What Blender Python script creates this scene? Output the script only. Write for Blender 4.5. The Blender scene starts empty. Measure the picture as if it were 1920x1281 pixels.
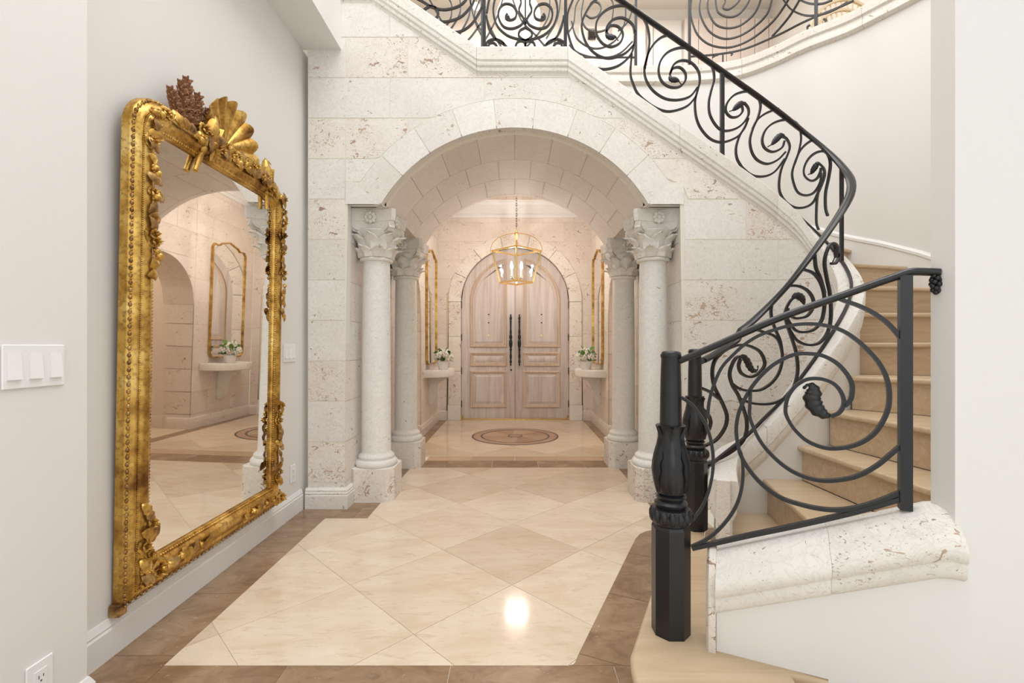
import bpy, bmesh, math, random
from mathutils import Vector, Matrix
random.seed(7)
sc = bpy.context.scene
C = sc.collection
PI = math.pi
# ---------------------------------------------------------------- camera, world, light, exposure
CX, CY, FP, H = 965.0, 648.0, 887.0, 1.10
cam = bpy.data.cameras.new('camera'); co = bpy.data.objects.new('camera', cam); C.objects.link(co)
co.location = (0, 0, H); co.rotation_euler = (PI/2, 0, 0)
cam.sensor_fit = 'HORIZONTAL'; cam.sensor_width = 36; cam.lens = FP/1920*36
cam.shift_x = -(CX-960)/1920; cam.shift_y = (CY-640.5)/1920; cam.clip_start = 0.05
sc.camera = co
sc.view_settings.view_transform = 'Standard'; sc.view_settings.look = 'None'
sc.view_settings.exposure = 0.10; sc.view_settings.gamma = 1.0; sc.view_settings.use_curve_mapping = False
w = bpy.data.worlds.new('world'); sc.world = w; w.use_nodes = True
w.node_tree.nodes['Background'].inputs[0].default_value = (1.0, 0.985, 0.965, 1)
w.node_tree.nodes['Background'].inputs[1].default_value = 0.88
def area(name, loc, rot, sx, sy, power, col):
    l = bpy.data.lights.new(name, 'AREA'); l.shape = 'RECTANGLE'; l.size = sx; l.size_y = sy; l.energy = power; l.color = col
    o = bpy.data.objects.new(name, l); C.objects.link(o); o.location = loc; o.rotation_euler = rot; return o
def point(name, loc, power, col, r=.03):
    l = bpy.data.lights.new(name, 'POINT'); l.energy = power; l.color = col; l.shadow_soft_size = r
    o = bpy.data.objects.new(name, l); C.objects.link(o); o.location = loc; return o
area('foyer_top_fill', (0.9, 1.6, 6.3), (0, 0, 0), 4.0, 3.0, 175, (.99, .99, 1))  # added fill light under the closed ceiling; there is no skylight
area('hall_top_fill', (0.5, 6.0, 6.3), (0, 0, 0), 4.0, 2.0, 125, (1, .97, .94))  # added overhead fill that brightens the upstairs hall, not a fitting
area('front_fill', (0.0, -3.2, 2.6), (math.radians(82), 0, 0), 4.5, 3.4, 40, (1, .99, .965))  # unseen fill behind the camera, added to light the room from the front
area('vestibule_down_fill', (0.0, 5.45, 3.14), (0, 0, 0), 1.4, 1.2, 7, (1, .95, .90))  # soft downward fill added below the vestibule ceiling, no lamp there
area('vestibule_up_fill', (0.0, 5.75, 2.72), (PI, 0, 0), .5, .5, 7, (1, .93, .87))  # made-up upward fill that brightens the cornice and ceiling boards
area('passage_light_east', (2.3, 5.15, 2.25), (0, 0, 0), 1.2, .8, 10, (1, .80, .60))
area('passage_light_west', (-2.3, 5.15, 2.25), (0, 0, 0), 1.2, .8, 10, (1, .80, .60))
# ---------------------------------------------------------------- helpers
def at(px, py, Y): return Vector(((px-CX)*Y/FP, Y, H+(CY-py)*Y/FP))
def crom(pts, n=8, closed=False):
    P = [Vector(p) for p in pts]; out = []
    N = len(P)
    rng = range(N) if closed else range(N-1)
    for i in rng:
        if closed: p0, p1, p2, p3 = P[(i-1) % N], P[i], P[(i+1) % N], P[(i+2) % N]
        else:
            p1, p2 = P[i], P[i+1]
            p0 = P[i-1] if i > 0 else p1*2-p2
            p3 = P[i+2] if i+2 < N else p2*2-p1
        for k in range(n):
            t = k/n; t2 = t*t; t3 = t2*t
            out.append(0.5*((2*p1)+(p2-p0)*t+(2*p0-5*p1+4*p2-p3)*t2+(3*p1-p0-3*p2+p3)*t3))
    if not closed: out.append(P[-1].copy())
    return out
class MB:
    def __init__(s): s.v = []; s.f = []
    def add(s, vs, fs):
        b = len(s.v); s.v += [tuple(v) for v in vs]; s.f += [tuple(i+b for i in f) for f in fs]; return s
    def box(s, x0, y0, z0, x1, y1, z1, ch=0):
        if ch > 0:
            bm = bmesh.new(); bmesh.ops.create_cube(bm, size=1)
            for v in bm.verts: v.co = ((x0+x1)/2+v.co.x*(x1-x0), (y0+y1)/2+v.co.y*(y1-y0), (z0+z1)/2+v.co.z*(z1-z0))
            bmesh.ops.bevel(bm, geom=bm.edges[:], offset=ch, segments=1, affect='EDGES', profile=.5)
            s.bm(bm); return s
        return s.add([(x0,y0,z0),(x1,y0,z0),(x1,y1,z0),(x0,y1,z0),(x0,y0,z1),(x1,y0,z1),(x1,y1,z1),(x0,y1,z1)],
                     [(0,3,2,1),(4,5,6,7),(0,1,5,4),(1,2,6,5),(2,3,7,6),(3,0,4,7)])
    def bm(s, bm):
        bm.verts.index_update()
        s.add([v.co.copy() for v in bm.verts], [[v.index for v in f.verts] for f in bm.faces]); bm.free(); return s
    def rings(s, R, closed_sec=True, cap=True, closed_path=False):
        n = len(R[0]); b = len(s.v)
        for r in R: s.v += [tuple(p) for p in r]
        m = len(R)
        for i in range(m if closed_path else m-1):
            i2 = (i+1) % m
            for j in range(n if closed_sec else n-1):
                j2 = (j+1) % n
                s.f.append((b+i*n+j, b+i*n+j2, b+i2*n+j2, b+i2*n+j))
        if cap and closed_sec and not closed_path:
            s.f.append(tuple(b+j for j in range(n))[::-1]); s.f.append(tuple(b+(m-1)*n+j for j in range(n)))
        return s
    def lathe(s, prof, cx, cy, n=24, cap=True, oct_rot=0, sq=None):
        R = []
        for (r, z) in prof:
            R.append([(cx+r*math.cos(oct_rot+2*PI*j/n), cy+r*math.sin(oct_rot+2*PI*j/n), z) for j in range(n)])
        return s.rings(R, True, cap)
    def prism(s, poly, z0, z1, bev=0):
        n = len(poly)
        a = sum(poly[i][0]*poly[(i+1) % n][1]-poly[(i+1) % n][0]*poly[i][1] for i in range(n))
        if a < 0: poly = poly[::-1]
        return s.add([(p[0], p[1], z0) for p in poly]+[(p[0], p[1], z1) for p in poly],
                     [tuple(range(n))[::-1], tuple(range(n, 2*n))]+[(i, (i+1) % n, n+(i+1) % n, n+i) for i in range(n)])
    def bar(s, pts, a, b, nrm=None, closed=False, sec=4, taper=None):
        """bar along 3-D points; a = in-plane half width, b = half depth along nrm(list or vector)"""
        P = [Vector(p) for p in pts]; R = []; N = len(P)
        for i in range(N):
            if closed: t = P[(i+1) % N]-P[(i-1) % N]
            else: t = P[min(i+1, N-1)]-P[max(i-1, 0)]
            if t.length < 1e-9: t = Vector((0,0,1))
            t.normalize()
            nn = (nrm[i] if isinstance(nrm, list) else nrm) if nrm is not None else Vector((0,-1,0))
            if nrm is None and abs(t.y) > .9: nn = Vector((1,0,0))
            nn = Vector(nn); nn = nn-t*nn.dot(t)
            if nn.length < 1e-6: nn = t.orthogonal()
            nn.normalize(); u = t.cross(nn)
            k = taper(i/(N-1)) if taper else 1
            if sec == 4: R.append([P[i]+u*a*k*sx+nn*b*k*sy for sx, sy in ((-1,-1),(1,-1),(1,1),(-1,1))])
            else: R.append([P[i]+u*a*k*math.cos(2*PI*j/sec)+nn*b*k*math.sin(2*PI*j/sec) for j in range(sec)])
        return s.rings(R, True, True, closed)
    def sphere(s, c, r, seg=10, rg=7, sc3=(1,1,1)):
        c = Vector(c); R = []
        for i in range(rg+1):
            th = PI*i/rg; rr = max(math.sin(th), .001)
            R.append([(c.x+r*sc3[0]*rr*math.cos(2*PI*j/seg), c.y+r*sc3[1]*rr*math.sin(2*PI*j/seg), c.z-r*sc3[2]*math.cos(th)) for j in range(seg)])
        return s.rings(R)
WORLD = {}
def obj(name, mb, mat, parent=None, smooth=None, label=None, cat=None, group=None, kind=None, mats=None):
    me = bpy.data.meshes.new(name)
    xs = [v[0] for v in mb.v]; ys = [v[1] for v in mb.v]; zs = [v[2] for v in mb.v]
    org = Vector(((min(xs)+max(xs))/2, (min(ys)+max(ys))/2, min(zs)))
    me.from_pydata([(v[0]-org.x, v[1]-org.y, v[2]-org.z) for v in mb.v], [], mb.f); me.update()
    bm = bmesh.new(); bm.from_mesh(me); bmesh.ops.recalc_face_normals(bm, faces=bm.faces[:]); bm.to_mesh(me); bm.free()
    me.materials.append(mat)
    if smooth is not None:
        for p in me.polygons: p.use_smooth = True
        me.set_sharp_from_angle(angle=math.radians(smooth))
    o = bpy.data.objects.new(name, me); C.objects.link(o)
    WORLD[o.name] = org
    if parent is not None:
        o.parent = parent; o.location = org-WORLD[parent.name]
    else: o.location = org
    props(o, label, cat, group, kind); return o
def props(o, label=None, cat=None, group=None, kind=None):
    if label: o['label'] = label
    if cat: o['category'] = cat
    if group: o['group'] = group
    if kind: o['kind'] = kind
def empty(name, loc, label=None, cat=None, group=None, kind=None, parent=None):
    o = bpy.data.objects.new(name, None); C.objects.link(o); o.empty_display_size = .1
    WORLD[o.name] = Vector(loc)
    if parent is not None: o.parent = parent; o.location = Vector(loc)-WORLD[parent.name]
    else: o.location = loc
    props(o, label, cat, group, kind); return o
def inst(src, name, loc, rot=(0,0,0), scale=1, parent=None):
    """another object sharing src's mesh; loc = world position of its origin"""
    o = bpy.data.objects.new(name, src.data); C.objects.link(o)
    o.location = Vector(loc)-(WORLD[parent.name] if parent is not None else Vector((0,0,0)))
    o.rotation_euler = rot; o.scale = (scale,)*3 if isinstance(scale, (int, float)) else scale
    if parent is not None: o.parent = parent
    WORLD[o.name] = Vector(loc); return o
def dup_tree(root, loc, label, mirror=False, **kw):
    r = root.copy(); C.objects.link(r); r.location = loc; r['label'] = label
    for k, v in kw.items(): r[k] = v
    if mirror: r.scale = (-1, 1, 1)
    for ch in list(root.children):
        c = ch.copy(); C.objects.link(c); c.parent = r
        for g in list(ch.children):
            d = g.copy(); C.objects.link(d); d.parent = c
    return r
def clip(subj, cl):
    """clip any polygon by a convex CCW polygon"""
    out = subj
    n = len(cl)
    for i in range(n):
        a, b = cl[i], cl[(i+1) % n]; inp = out; out = []
        if not inp: break
        def side(p): return (b[0]-a[0])*(p[1]-a[1])-(b[1]-a[1])*(p[0]-a[0])
        for j in range(len(inp)):
            p, q = inp[j], inp[(j+1) % len(inp)]; sp, sq = side(p), side(q)
            if sp >= 0: out.append(p)
            if (sp >= 0) != (sq >= 0):
                t = sp/(sp-sq); out.append((p[0]+(q[0]-p[0])*t, p[1]+(q[1]-p[1])*t))
    return out
def parea(p): return abs(sum(p[i][0]*p[(i+1) % len(p)][1]-p[(i+1) % len(p)][0]*p[i][1] for i in range(len(p))))/2
# ---------------------------------------------------------------- materials
def newmat(name):
    m = bpy.data.materials.new(name); m.use_nodes = True; nt = m.node_tree
    return m, nt, nt.nodes['Principled BSDF']
def N(nt, t, **kw):
    n = nt.nodes.new(t)
    for k, v in kw.items(): setattr(n, k, v)
    return n
def ramp(nt, src, stops):
    r = N(nt, 'ShaderNodeValToRGB'); cr = r.color_ramp
    while len(cr.elements) < len(stops): cr.elements.new(.5)
    for e, (p, c) in zip(cr.elements, stops): e.position = p; e.color = (*c, 1) if len(c) == 3 else c
    nt.links.new(src, r.inputs[0]); return r.outputs[0]
def mixc(nt, fac, a, b, mode='MIX'):
    m = N(nt, 'ShaderNodeMix', data_type='RGBA', blend_type=mode)
    for s, v in ((m.inputs[0], fac), (m.inputs[6], a), (m.inputs[7], b)):
        if hasattr(v, 'is_output'): nt.links.new(v, s)
        elif isinstance(v, (int, float)): s.default_value = v
        else: s.default_value = (*v, 1)
    return m.outputs[2]
def coords(nt, scale=(1,1,1), kind='world', rand=True):
    """real-world position (metres), shifted at random per object so that pieces differ"""
    g = N(nt, 'ShaderNodeNewGeometry'); mp = N(nt, 'ShaderNodeMapping'); mp.inputs['Scale'].default_value = scale
    src = g.outputs['Position']
    if rand:
        oi = N(nt, 'ShaderNodeObjectInfo'); ml = N(nt, 'ShaderNodeVectorMath', operation='SCALE')
        cb = N(nt, 'ShaderNodeCombineXYZ')
        for i in range(3): nt.links.new(oi.outputs['Random'], cb.inputs[i])
        nt.links.new(cb.outputs[0], ml.inputs[0]); ml.inputs['Scale'].default_value = 37.0
        ad = N(nt, 'ShaderNodeVectorMath', operation='ADD'); nt.links.new(src, ad.inputs[0]); nt.links.new(ml.outputs[0], ad.inputs[1]); src = ad.outputs[0]
    nt.links.new(src, mp.inputs['Vector']); return mp.outputs[0]
def noise(nt, vec, scale, detail=3, rough=.55, dist=0):
    n = N(nt, 'ShaderNodeTexNoise'); nt.links.new(vec, n.inputs['Vector'])
    n.inputs['Scale'].default_value = scale; n.inputs['Detail'].default_value = detail
    n.inputs['Roughness'].default_value = rough; n.inputs['Distortion'].default_value = dist; return n
def math_(nt, op, a, b=0.0, clampv=False):
    m = N(nt, 'ShaderNodeMath', operation=op, use_clamp=clampv)
    for s, v in ((m.inputs[0], a), (m.inputs[1], b)):
        if hasattr(v, 'is_output'): nt.links.new(v, s)
        else: s.default_value = v
    return m.outputs[0]
def bump(nt, bs, h, strength, dist=.01):
    b = N(nt, 'ShaderNodeBump'); b.inputs['Strength'].default_value = strength; b.inputs['Distance'].default_value = dist
    nt.links.new(h, b.inputs['Height']); nt.links.new(b.outputs[0], bs.inputs['Normal'])
def plain(name, col, rough=.5, metal=0, bumps=0, bscale=60):
    m, nt, bs = newmat(name); bs.inputs['Base Color'].default_value = (*col, 1)
    bs.inputs['Roughness'].default_value = rough; bs.inputs['Metallic'].default_value = metal
    v = coords(nt, rand=False); nz = noise(nt, v, bscale, 2)
    c = mixc(nt, .05, col, nz.outputs['Color'], 'OVERLAY'); nt.links.new(c, bs.inputs['Base Color'])
    if bumps: bump(nt, bs, nz.outputs['Fac'], bumps, .002)
    return m
def stone(name, c1, c2, pitc, pits=.5, rough=.62):
    m, nt, bs = newmat(name)
    v = coords(nt); big = noise(nt, v, 2.2, 5, .6, .6)
    base = ramp(nt, big.outputs['Fac'], [(.3, c1), (.7, c2)])
    swirl = noise(nt, v, 14, 5, .62, 3.0)
    base = mixc(nt, ramp(nt, swirl.outputs['Fac'], [(.40, (0,0,0)), (.47, (.5,.5,.5)), (.5, (0,0,0))]), base, tuple(x*.74 for x in c2))
    # pits: small irregular dark shell holes, gathered in clusters
    p = noise(nt, coords(nt, (1, 1, 1.7)), 60, 4, .6, 1.6)
    clus = noise(nt, v, 4.5, 3, .6, .5)
    thr = math_(nt, 'MULTIPLY', ramp(nt, clus.outputs['Fac'], [(.36, (0,0,0)), (.62, (1,1,1))]), .13*pits)
    hole = math_(nt, 'GREATER_THAN', p.outputs['Fac'], math_(nt, 'SUBTRACT', .695, thr))
    hole2 = math_(nt, 'GREATER_THAN', noise(nt, coords(nt, (1, 1, 1.4)), 19, 3, .5, 1.2).outputs['Fac'], math_(nt, 'SUBTRACT', .735, thr))
    hole = math_(nt, 'MAXIMUM', hole, hole2)
    stain = noise(nt, v, 9, 3, .5)
    pc = mixc(nt, ramp(nt, stain.outputs['Fac'], [(.4, (0,0,0)), (.6, (1,1,1))]), pitc, (.52, .36, .25))
    col = mixc(nt, math_(nt, 'MULTIPLY', hole, .85), base, pc)
    oi = N(nt, 'ShaderNodeObjectInfo')
    tone = ramp(nt, oi.outputs['Random'], [(0, (.93,.92,.90)), (1, (1,1,1))])
    col = mixc(nt, 1.0, col, tone, 'MULTIPLY')
    nt.links.new(col, bs.inputs['Base Color']); bs.inputs['Roughness'].default_value = rough
    hgt = math_(nt, 'SUBTRACT', math_(nt, 'MULTIPLY', swirl.outputs['Fac'], .35), math_(nt, 'MULTIPLY', hole, .8))
    bump(nt, bs, hgt, .35, .006)
    return m
M = {}
M['stone'] = stone('coral_stone', (.80,.77,.72), (.87,.855,.82), (.26,.19,.14), .5)
M['stone_warm'] = stone('coral_stone_pinkish', (.80,.72,.655), (.86,.80,.745), (.27,.17,.11), .6)
M['stone_pitted'] = stone('coral_stone_pitted', (.82,.76,.69), (.88,.85,.80), (.30,.17,.11), .95)
M['stone_carved'] = stone('coral_stone_carved', (.83,.81,.765), (.88,.865,.83), (.40,.33,.25), .1)
M['stone_shaft'] = stone('coral_stone_shaft', (.83,.82,.79), (.88,.875,.855), (.35,.28,.2), .12)
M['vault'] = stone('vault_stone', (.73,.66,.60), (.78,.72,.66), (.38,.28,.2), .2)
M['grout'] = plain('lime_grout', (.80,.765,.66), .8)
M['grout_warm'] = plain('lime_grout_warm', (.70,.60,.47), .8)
M['wall'] = plain('white_wall_paint', (.785,.78,.76), .55, bumps=.05)
M['trim'] = plain('white_trim_paint', (.81,.81,.80), .35)
M['cream_wall'] = plain('cream_wall_paint', (.80,.72,.66), .55)
M['pink_wall'] = plain('blush_wall_panel', (.84,.76,.72), .5)
M['plastic'] = plain('white_plastic', (.86,.86,.86), .3)
M['dark'] = plain('dark_recess', (.03,.03,.03), .6)
M['black_metal'] = plain('blackened_bronze', (.045,.038,.034), .42, .6)
M['brass'] = plain('polished_brass', (.72,.50,.20), .22, 1.0)
M['chrome'] = plain('pale_metal', (.75,.72,.68), .3, 1.0)
M['iron'] = plain('black_painted_iron', (.010,.011,.014), .33, .0, .08, 220)
M['glasswhite'] = plain('white_glazed_pot', (.86,.86,.85), .2)
def gold_m():
    m, nt, bs = newmat('gilded_wood'); v = coords(nt, rand=False)
    n1 = noise(nt, v, 9, 4, .6); n2 = noise(nt, v, 70, 2)
    c = ramp(nt, n1.outputs['Fac'], [(.28, (.17,.07,.018)), (.40, (.44,.24,.05)), (.55, (.70,.44,.11)), (.74, (.88,.66,.25))])
    c = mixc(nt, ramp(nt, n2.outputs['Fac'], [(.50, (0,0,0)), (.68, (.6,.6,.6))]), c, (.24,.12,.04))
    nt.links.new(c, bs.inputs['Base Color']); bs.inputs['Metallic'].default_value = .85; bs.inputs['Roughness'].default_value = .36
    bump(nt, bs, n2.outputs['Fac'], .2, .003); return m
M['gold'] = gold_m()
def gold_dark():
    m, nt, bs = newmat('aged_gilt_bronze'); v = coords(nt, rand=False)
    n1 = noise(nt, v, 25, 4, .6)
    c = ramp(nt, n1.outputs['Fac'], [(.3, (.12,.055,.02)), (.5, (.36,.20,.07)), (.72, (.72,.50,.20))])
    nt.links.new(c, bs.inputs['Base Color']); bs.inputs['Metallic'].default_value = .7; bs.inputs['Roughness'].default_value = .42
    return m
M['gold_dark'] = gold_dark()
M['coral_brown'] = plain('brown_gilt_sprigs', (.32,.16,.08), .55, .3, .3, 120)
def mirror_m():
    m, nt, bs = newmat('mirror_glass'); bs.inputs['Base Color'].default_value = (.90,.885,.85,1)
    bs.inputs['Metallic'].default_value = 1; bs.inputs['Roughness'].default_value = .015; return m
M['mirror'] = mirror_m()
def travertine(name, cols, streak, gloss=.12, spots=False):
    m, nt, bs = newmat(name)
    v = coords(nt, (1, 1.5, 1) if spots else (1, 2.4, 1)); a = noise(nt, v, 5 if spots else 2.4, 7, .66, .8)
    c = ramp(nt, a.outputs['Fac'], [(.3, cols[0]), (.5, cols[1]), (.72, cols[2])])
    b = noise(nt, coords(nt, (2, 4, 2) if spots else (2, 7, 2)), 5, 6, .68, 1.2)
    c = mixc(nt, ramp(nt, b.outputs['Fac'], [(.54, (0,0,0)), (.68, (.6,.6,.6))]), c, streak)
    if spots:
        s1 = noise(nt, v, 38, 3, .6, .8)
        c = mixc(nt, ramp(nt, s1.outputs['Fac'], [(.68, (0,0,0)), (.74, (.7,.7,.7))]), c, (.66,.55,.42))
    oi = N(nt, 'ShaderNodeObjectInfo')
    c = mixc(nt, 1.0, c, ramp(nt, oi.outputs['Random'], [(0, (.84,.80,.76)), (.45, (.94,.92,.90)), (1, (1,1,1))]), 'MULTIPLY')
    nt.links.new(c, bs.inputs['Base Color'])
    r = math_(nt, 'ADD', math_(nt, 'MULTIPLY', b.outputs['Fac'], .12), gloss); nt.links.new(r, bs.inputs['Roughness'])
    bs.inputs['Specular IOR Level'].default_value = .5
    return m
M['cream_tile'] = travertine('cream_travertine', [(.70,.56,.41), (.78,.66,.52), (.83,.73,.60)], (.60,.46,.32), .055)
M['brown_tile'] = travertine('noce_travertine', [(.22,.135,.075), (.32,.21,.125), (.43,.30,.19)], (.20,.125,.075), .14, True)
M['medal_pink'] = travertine('rose_marble', [(.44,.26,.17), (.50,.32,.22), (.55,.37,.27)], (.38,.22,.15), .10)
M['medal_tan'] = travertine('tan_marble', [(.56,.39,.25), (.60,.44,.30), (.64,.48,.34)], (.48,.33,.22), .10)
M['medal_dark'] = plain('dark_marble', (.06,.045,.045), .12)
def wood(name, cols, scale, gloss, axis='x'):
    m, nt, bs = newmat(name)
    sc_ = {'x': (1, 14, 14), 'y': (14, 1, 14), 'z': (14, 14, 1)}[axis]
    v = coords(nt, sc_); a = noise(nt, v, scale, 5, .6, .9)
    c = ramp(nt, a.outputs['Fac'], [(.3, cols[0]), (.5, cols[1]), (.7, cols[2])])
    oi = N(nt, 'ShaderNodeObjectInfo')
    c = mixc(nt, 1.0, c, ramp(nt, oi.outputs['Random'], [(0, (.90,.88,.86)), (1, (1,1,1))]), 'MULTIPLY')
    nt.links.new(c, bs.inputs['Base Color']); bs.inputs['Roughness'].default_value = gloss
    bump(nt, bs, a.outputs['Fac'], .06, .002); return m
M['oak'] = wood('pale_oak', [(.50,.36,.22), (.58,.43,.28), (.65,.51,.36)], 2.2, .38)
M['oak_nose'] = wood('pale_oak_tread', [(.56,.42,.27), (.62,.48,.32), (.68,.54,.38)], 1.6, .36)
M['door_wood'] = wood('cerused_door_wood', [(.53,.46,.43), (.66,.60,.575), (.74,.70,.675)], 1.0, .45, 'z')
M['door_trim'] = wood('door_moulding_wood', [(.56,.43,.32), (.64,.51,.40), (.70,.58,.47)], 1.3, .45, 'z')
M['plank'] = wood('ceiling_boards', [(.66,.52,.42), (.72,.60,.50), (.76,.66,.56)], 1.3, .5, 'y')
def glass_m():
    m, nt, bs = newmat('clear_glass'); nt.nodes.remove(bs)
    t = N(nt, 'ShaderNodeBsdfTransparent'); t.inputs[0].default_value = (.96,.96,.97,1)
    g = N(nt, 'ShaderNodeBsdfGlossy'); g.inputs['Roughness'].default_value = .03
    mx = N(nt, 'ShaderNodeMixShader'); mx.inputs[0].default_value = .05; nt.links.new(t.outputs[0], mx.inputs[1]); nt.links.new(g.outputs[0], mx.inputs[2])
    nt.links.new(mx.outputs[0], nt.nodes['Material Output'].inputs[0]); return m
M['glass'] = glass_m()
def emit(name, col, s):
    m, nt, bs = newmat(name); bs.inputs['Base Color'].default_value = (*col, 1)
    bs.inputs['Emission Color'].default_value = (*col, 1); bs.inputs['Emission Strength'].default_value = s; return m
M['bulb'] = emit('lit_bulb', (1,.93,.82), 60)
M['globe'] = emit('lit_globe', (1,.85,.66), 1.25)
M['downlight'] = emit('lit_downlight', (1,.97,.92), 3)
M['leaf'] = plain('green_leaf', (.05,.14,.035), .45)
M['leaf_light'] = plain('light_green_leaf', (.17,.32,.07), .45)
M['petal'] = plain('white_petal', (.85,.84,.76), .6)
M['rattan'] = plain('pale_rattan', (.72,.60,.42), .6)
# ---------------------------------------------------------------- plan path of the stone stair wall (middle of the curb)
MPTS = [(-1.40,3.24),(-1.0,3.24),(-.5,3.24),(0,3.24),(.5,3.24),(1.0,3.24),(1.39,3.24),(1.6,3.24),(1.8,3.235),(1.95,3.195),(2.035,3.10),(2.058,2.98),(2.03,2.86),
        (1.955,2.755),(1.845,2.675),(1.71,2.622),(1.557,2.605),(1.39,2.62),(1.20,2.62),(1.09,2.47),(.985,2.235)]
class Path:
    def __init__(s, pts, n=14):
        raw = crom([(p[0], p[1], 0) for p in pts], n); s.P = [raw[0]]
        for p in raw[1:]:
            if (p-s.P[-1]).length > 1e-4: s.P.append(p)
        s.S = [0]
        for a, b in zip(s.P, s.P[1:]): s.S.append(s.S[-1]+(b-a).length)
        s.L = s.S[-1]
    def _i(s, t):
        lo, hi = 0, len(s.S)-2
        while lo < hi:
            m = (lo+hi+1)//2
            if s.S[m] <= t: lo = m
            else: hi = m-1
        return lo
    def pos(s, t):
        i = s._i(t); a, b = s.P[i], s.P[i+1]; k = (t-s.S[i])/(s.S[i+1]-s.S[i]); return a+(b-a)*k
    def tan(s, t):
        e = .012; d = s.pos(min(t+e, s.L))-s.pos(max(t-e, 0)); return d.normalized()
    def nrm(s, t):                      # to the right of travel: the camera side on the first stretch
        d = s.tan(t); return Vector((d.y, -d.x, 0))
    def off(s, t, o, z): p = s.pos(t)+s.nrm(t)*o; return Vector((p.x, p.y, z))
    def near(s, x, y):
        b = min(range(len(s.P)), key=lambda i: (s.P[i].x-x)**2+(s.P[i].y-y)**2); return s.S[b]
MP = Path(MPTS)
TA = [((-1.40,3.24),3.60),((-.97,3.24),3.60),((-.256,3.24),3.109),((.357,3.24),3.109),((1.39,3.24),2.39),((1.6,3.24),2.243),((1.8,3.235),2.10),((1.95,3.2),1.95),
      ((2.035,3.1),1.775),((2.058,2.98),1.61),((2.03,2.86),1.49),((1.955,2.755),1.375),((1.845,2.675),1.25),((1.71,2.622),1.09),((1.557,2.605),.885),((1.39,2.62),.665),((1.20,2.62),.50),((.985,2.235),.46)]
TS = [(MP.near(*p), z) for p, z in TA]; TS[0] = (0, 3.60); TS[-1] = (MP.L, .46)
def T(s):
    if s < 2.6: return T0(s)
    return sum(T0(min(s+d, MP.L)) for d in (-.14,-.1,-.06,-.03,0,.03,.06,.1,.14))/9
def T0(s):
    if s <= TS[0][0]: return TS[0][1]
    for (a, za), (b, zb) in zip(TS, TS[1:]):
        if s <= b: return za+(zb-za)*(s-a)/(b-a)
    return TS[-1][1]
def s_of_x(x): return x+1.40            # straight first stretch
ARC_C, ARC_R, SPR, HW = 1.5255, 1.0495, 2.056, .9055
BAND = .186
def frange(a, b, step):
    n = max(1, int(math.ceil((b-a)/step-1e-6))); return [a+(b-a)*i/n for i in range(n+1)]
def slab_on_path(path, s0, s1, bot, top, o0, o1, mb=None, step=.06):
    """block following a plan path between s0,s1 with bottom/top height functions, offsets o0..o1"""
    mb = mb or MB(); xs = frange(s0, s1, step); run = []
    def flush(run):
        if len(run) < 2: return
        R = []
        for s, b, t in run: R.append([path.off(s, o0, b), path.off(s, o1, b), path.off(s, o1, t), path.off(s, o0, t)])
        mb.rings(R)
    for s in xs:
        b, t = bot(s), top(s)
        if t-b > .004: run.append((s, b, t))
        else: flush(run); run = []
    flush(run); return mb
def jig(k): random.seed(k); return random.random()
# ================================================================ floor
floor = empty('floor', (0, 3, 0), kind='structure')
mb = MB().box(-1.75, -1.0, -.06, 3.2, 3.28, -.003).box(-3.0, 3.28, -.06, 3.0, 7.4, -.003)
obj('floor_bed', mb, M['grout'], floor)
CREAM = [(-1.205,1.626),(.187,1.626),(.205,1.634),(.216,1.655),(.225,1.68),(.62,2.545),(.689,2.695),(.73,2.76),(.775,2.80),(.833,2.825),(1.2,2.86),(1.2,3.01),(.93,3.01),(.93,4.26),(-.937,4.26),(-.937,3.01),(-1.205,3.01)]
VEST = [(-1.0,4.69),(1.0,4.69),(1.0,6.96),(-1.0,6.96)]
def tile(poly, mat, name='floor_tile'):
    if len(poly) < 3 or parea(poly) < .0012: return
    # drop duplicate points
    q = [poly[0]]
    for p in poly[1:]:
        if math.hypot(p[0]-q[-1][0], p[1]-q[-1][1]) > 1e-4: q.append(p)
    if math.hypot(q[0][0]-q[-1][0], q[0][1]-q[-1][1]) < 1e-4: q.pop()
    if len(q) < 3: return
    obj(name, MB().prism(q, -.016, 0), mat, floor)
hd = .3715; g = .0014
def medal_clip(q): return q
for i in range(-6, 7):
    for j in range(-4, 16):
        if (i+j) % 2: continue
        cx, cy = -.012+hd*i, 2.173+hd*j+hd
        if (i+j) % 2 == 0:
            d = [(cx, cy-hd+g), (cx+hd-g, cy), (cx, cy+hd-g), (cx-hd+g, cy)]
            for reg in (CREAM, VEST):
                if reg is VEST and min(p[1] for p in d) < 4.2: 
                    q = clip(reg, d)
                else: q = clip(reg, d)
                tile(q, M['cream_tile'])
def rect(x0, y0, x1, y1, g=.0012): return [(x0+g, y0+g), (x1-g, y0+g), (x1-g, y1-g), (x0+g, y1-g)]
ys = [1.626, 1.678, 2.098, 2.518, 2.93, 3.01]
for a, b in zip([.84, 1.258, 1.678, 2.098, 2.518], [1.258, 1.678, 2.098, 2.518, 2.93]): tile(rect(-1.436, a, -1.205, b), M['brown_tile'], 'border_tile')
for a, b in ((-1.436, -1.03), (-1.03, -.937)): tile(rect(a, 3.01 if a > -1.1 else 3.01, b, 3.21), M['brown_tile'], 'border_tile')
tile(rect(-1.436, 2.93, -1.205, 3.01, .0), M['brown_tile'], 'border_tile')
for a, b in ((3.21,3.62),(3.62,4.04),(4.04,4.26)):
    tile(rect(-1.145, a, -.937, b), M['brown_tile'], 'border_tile'); tile(rect(.93, a, 1.145, b), M['brown_tile'], 'border_tile')
tile(rect(.93, 3.01, 1.2, 3.21), M['brown_tile'], 'border_tile')
x = -1.48
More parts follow.
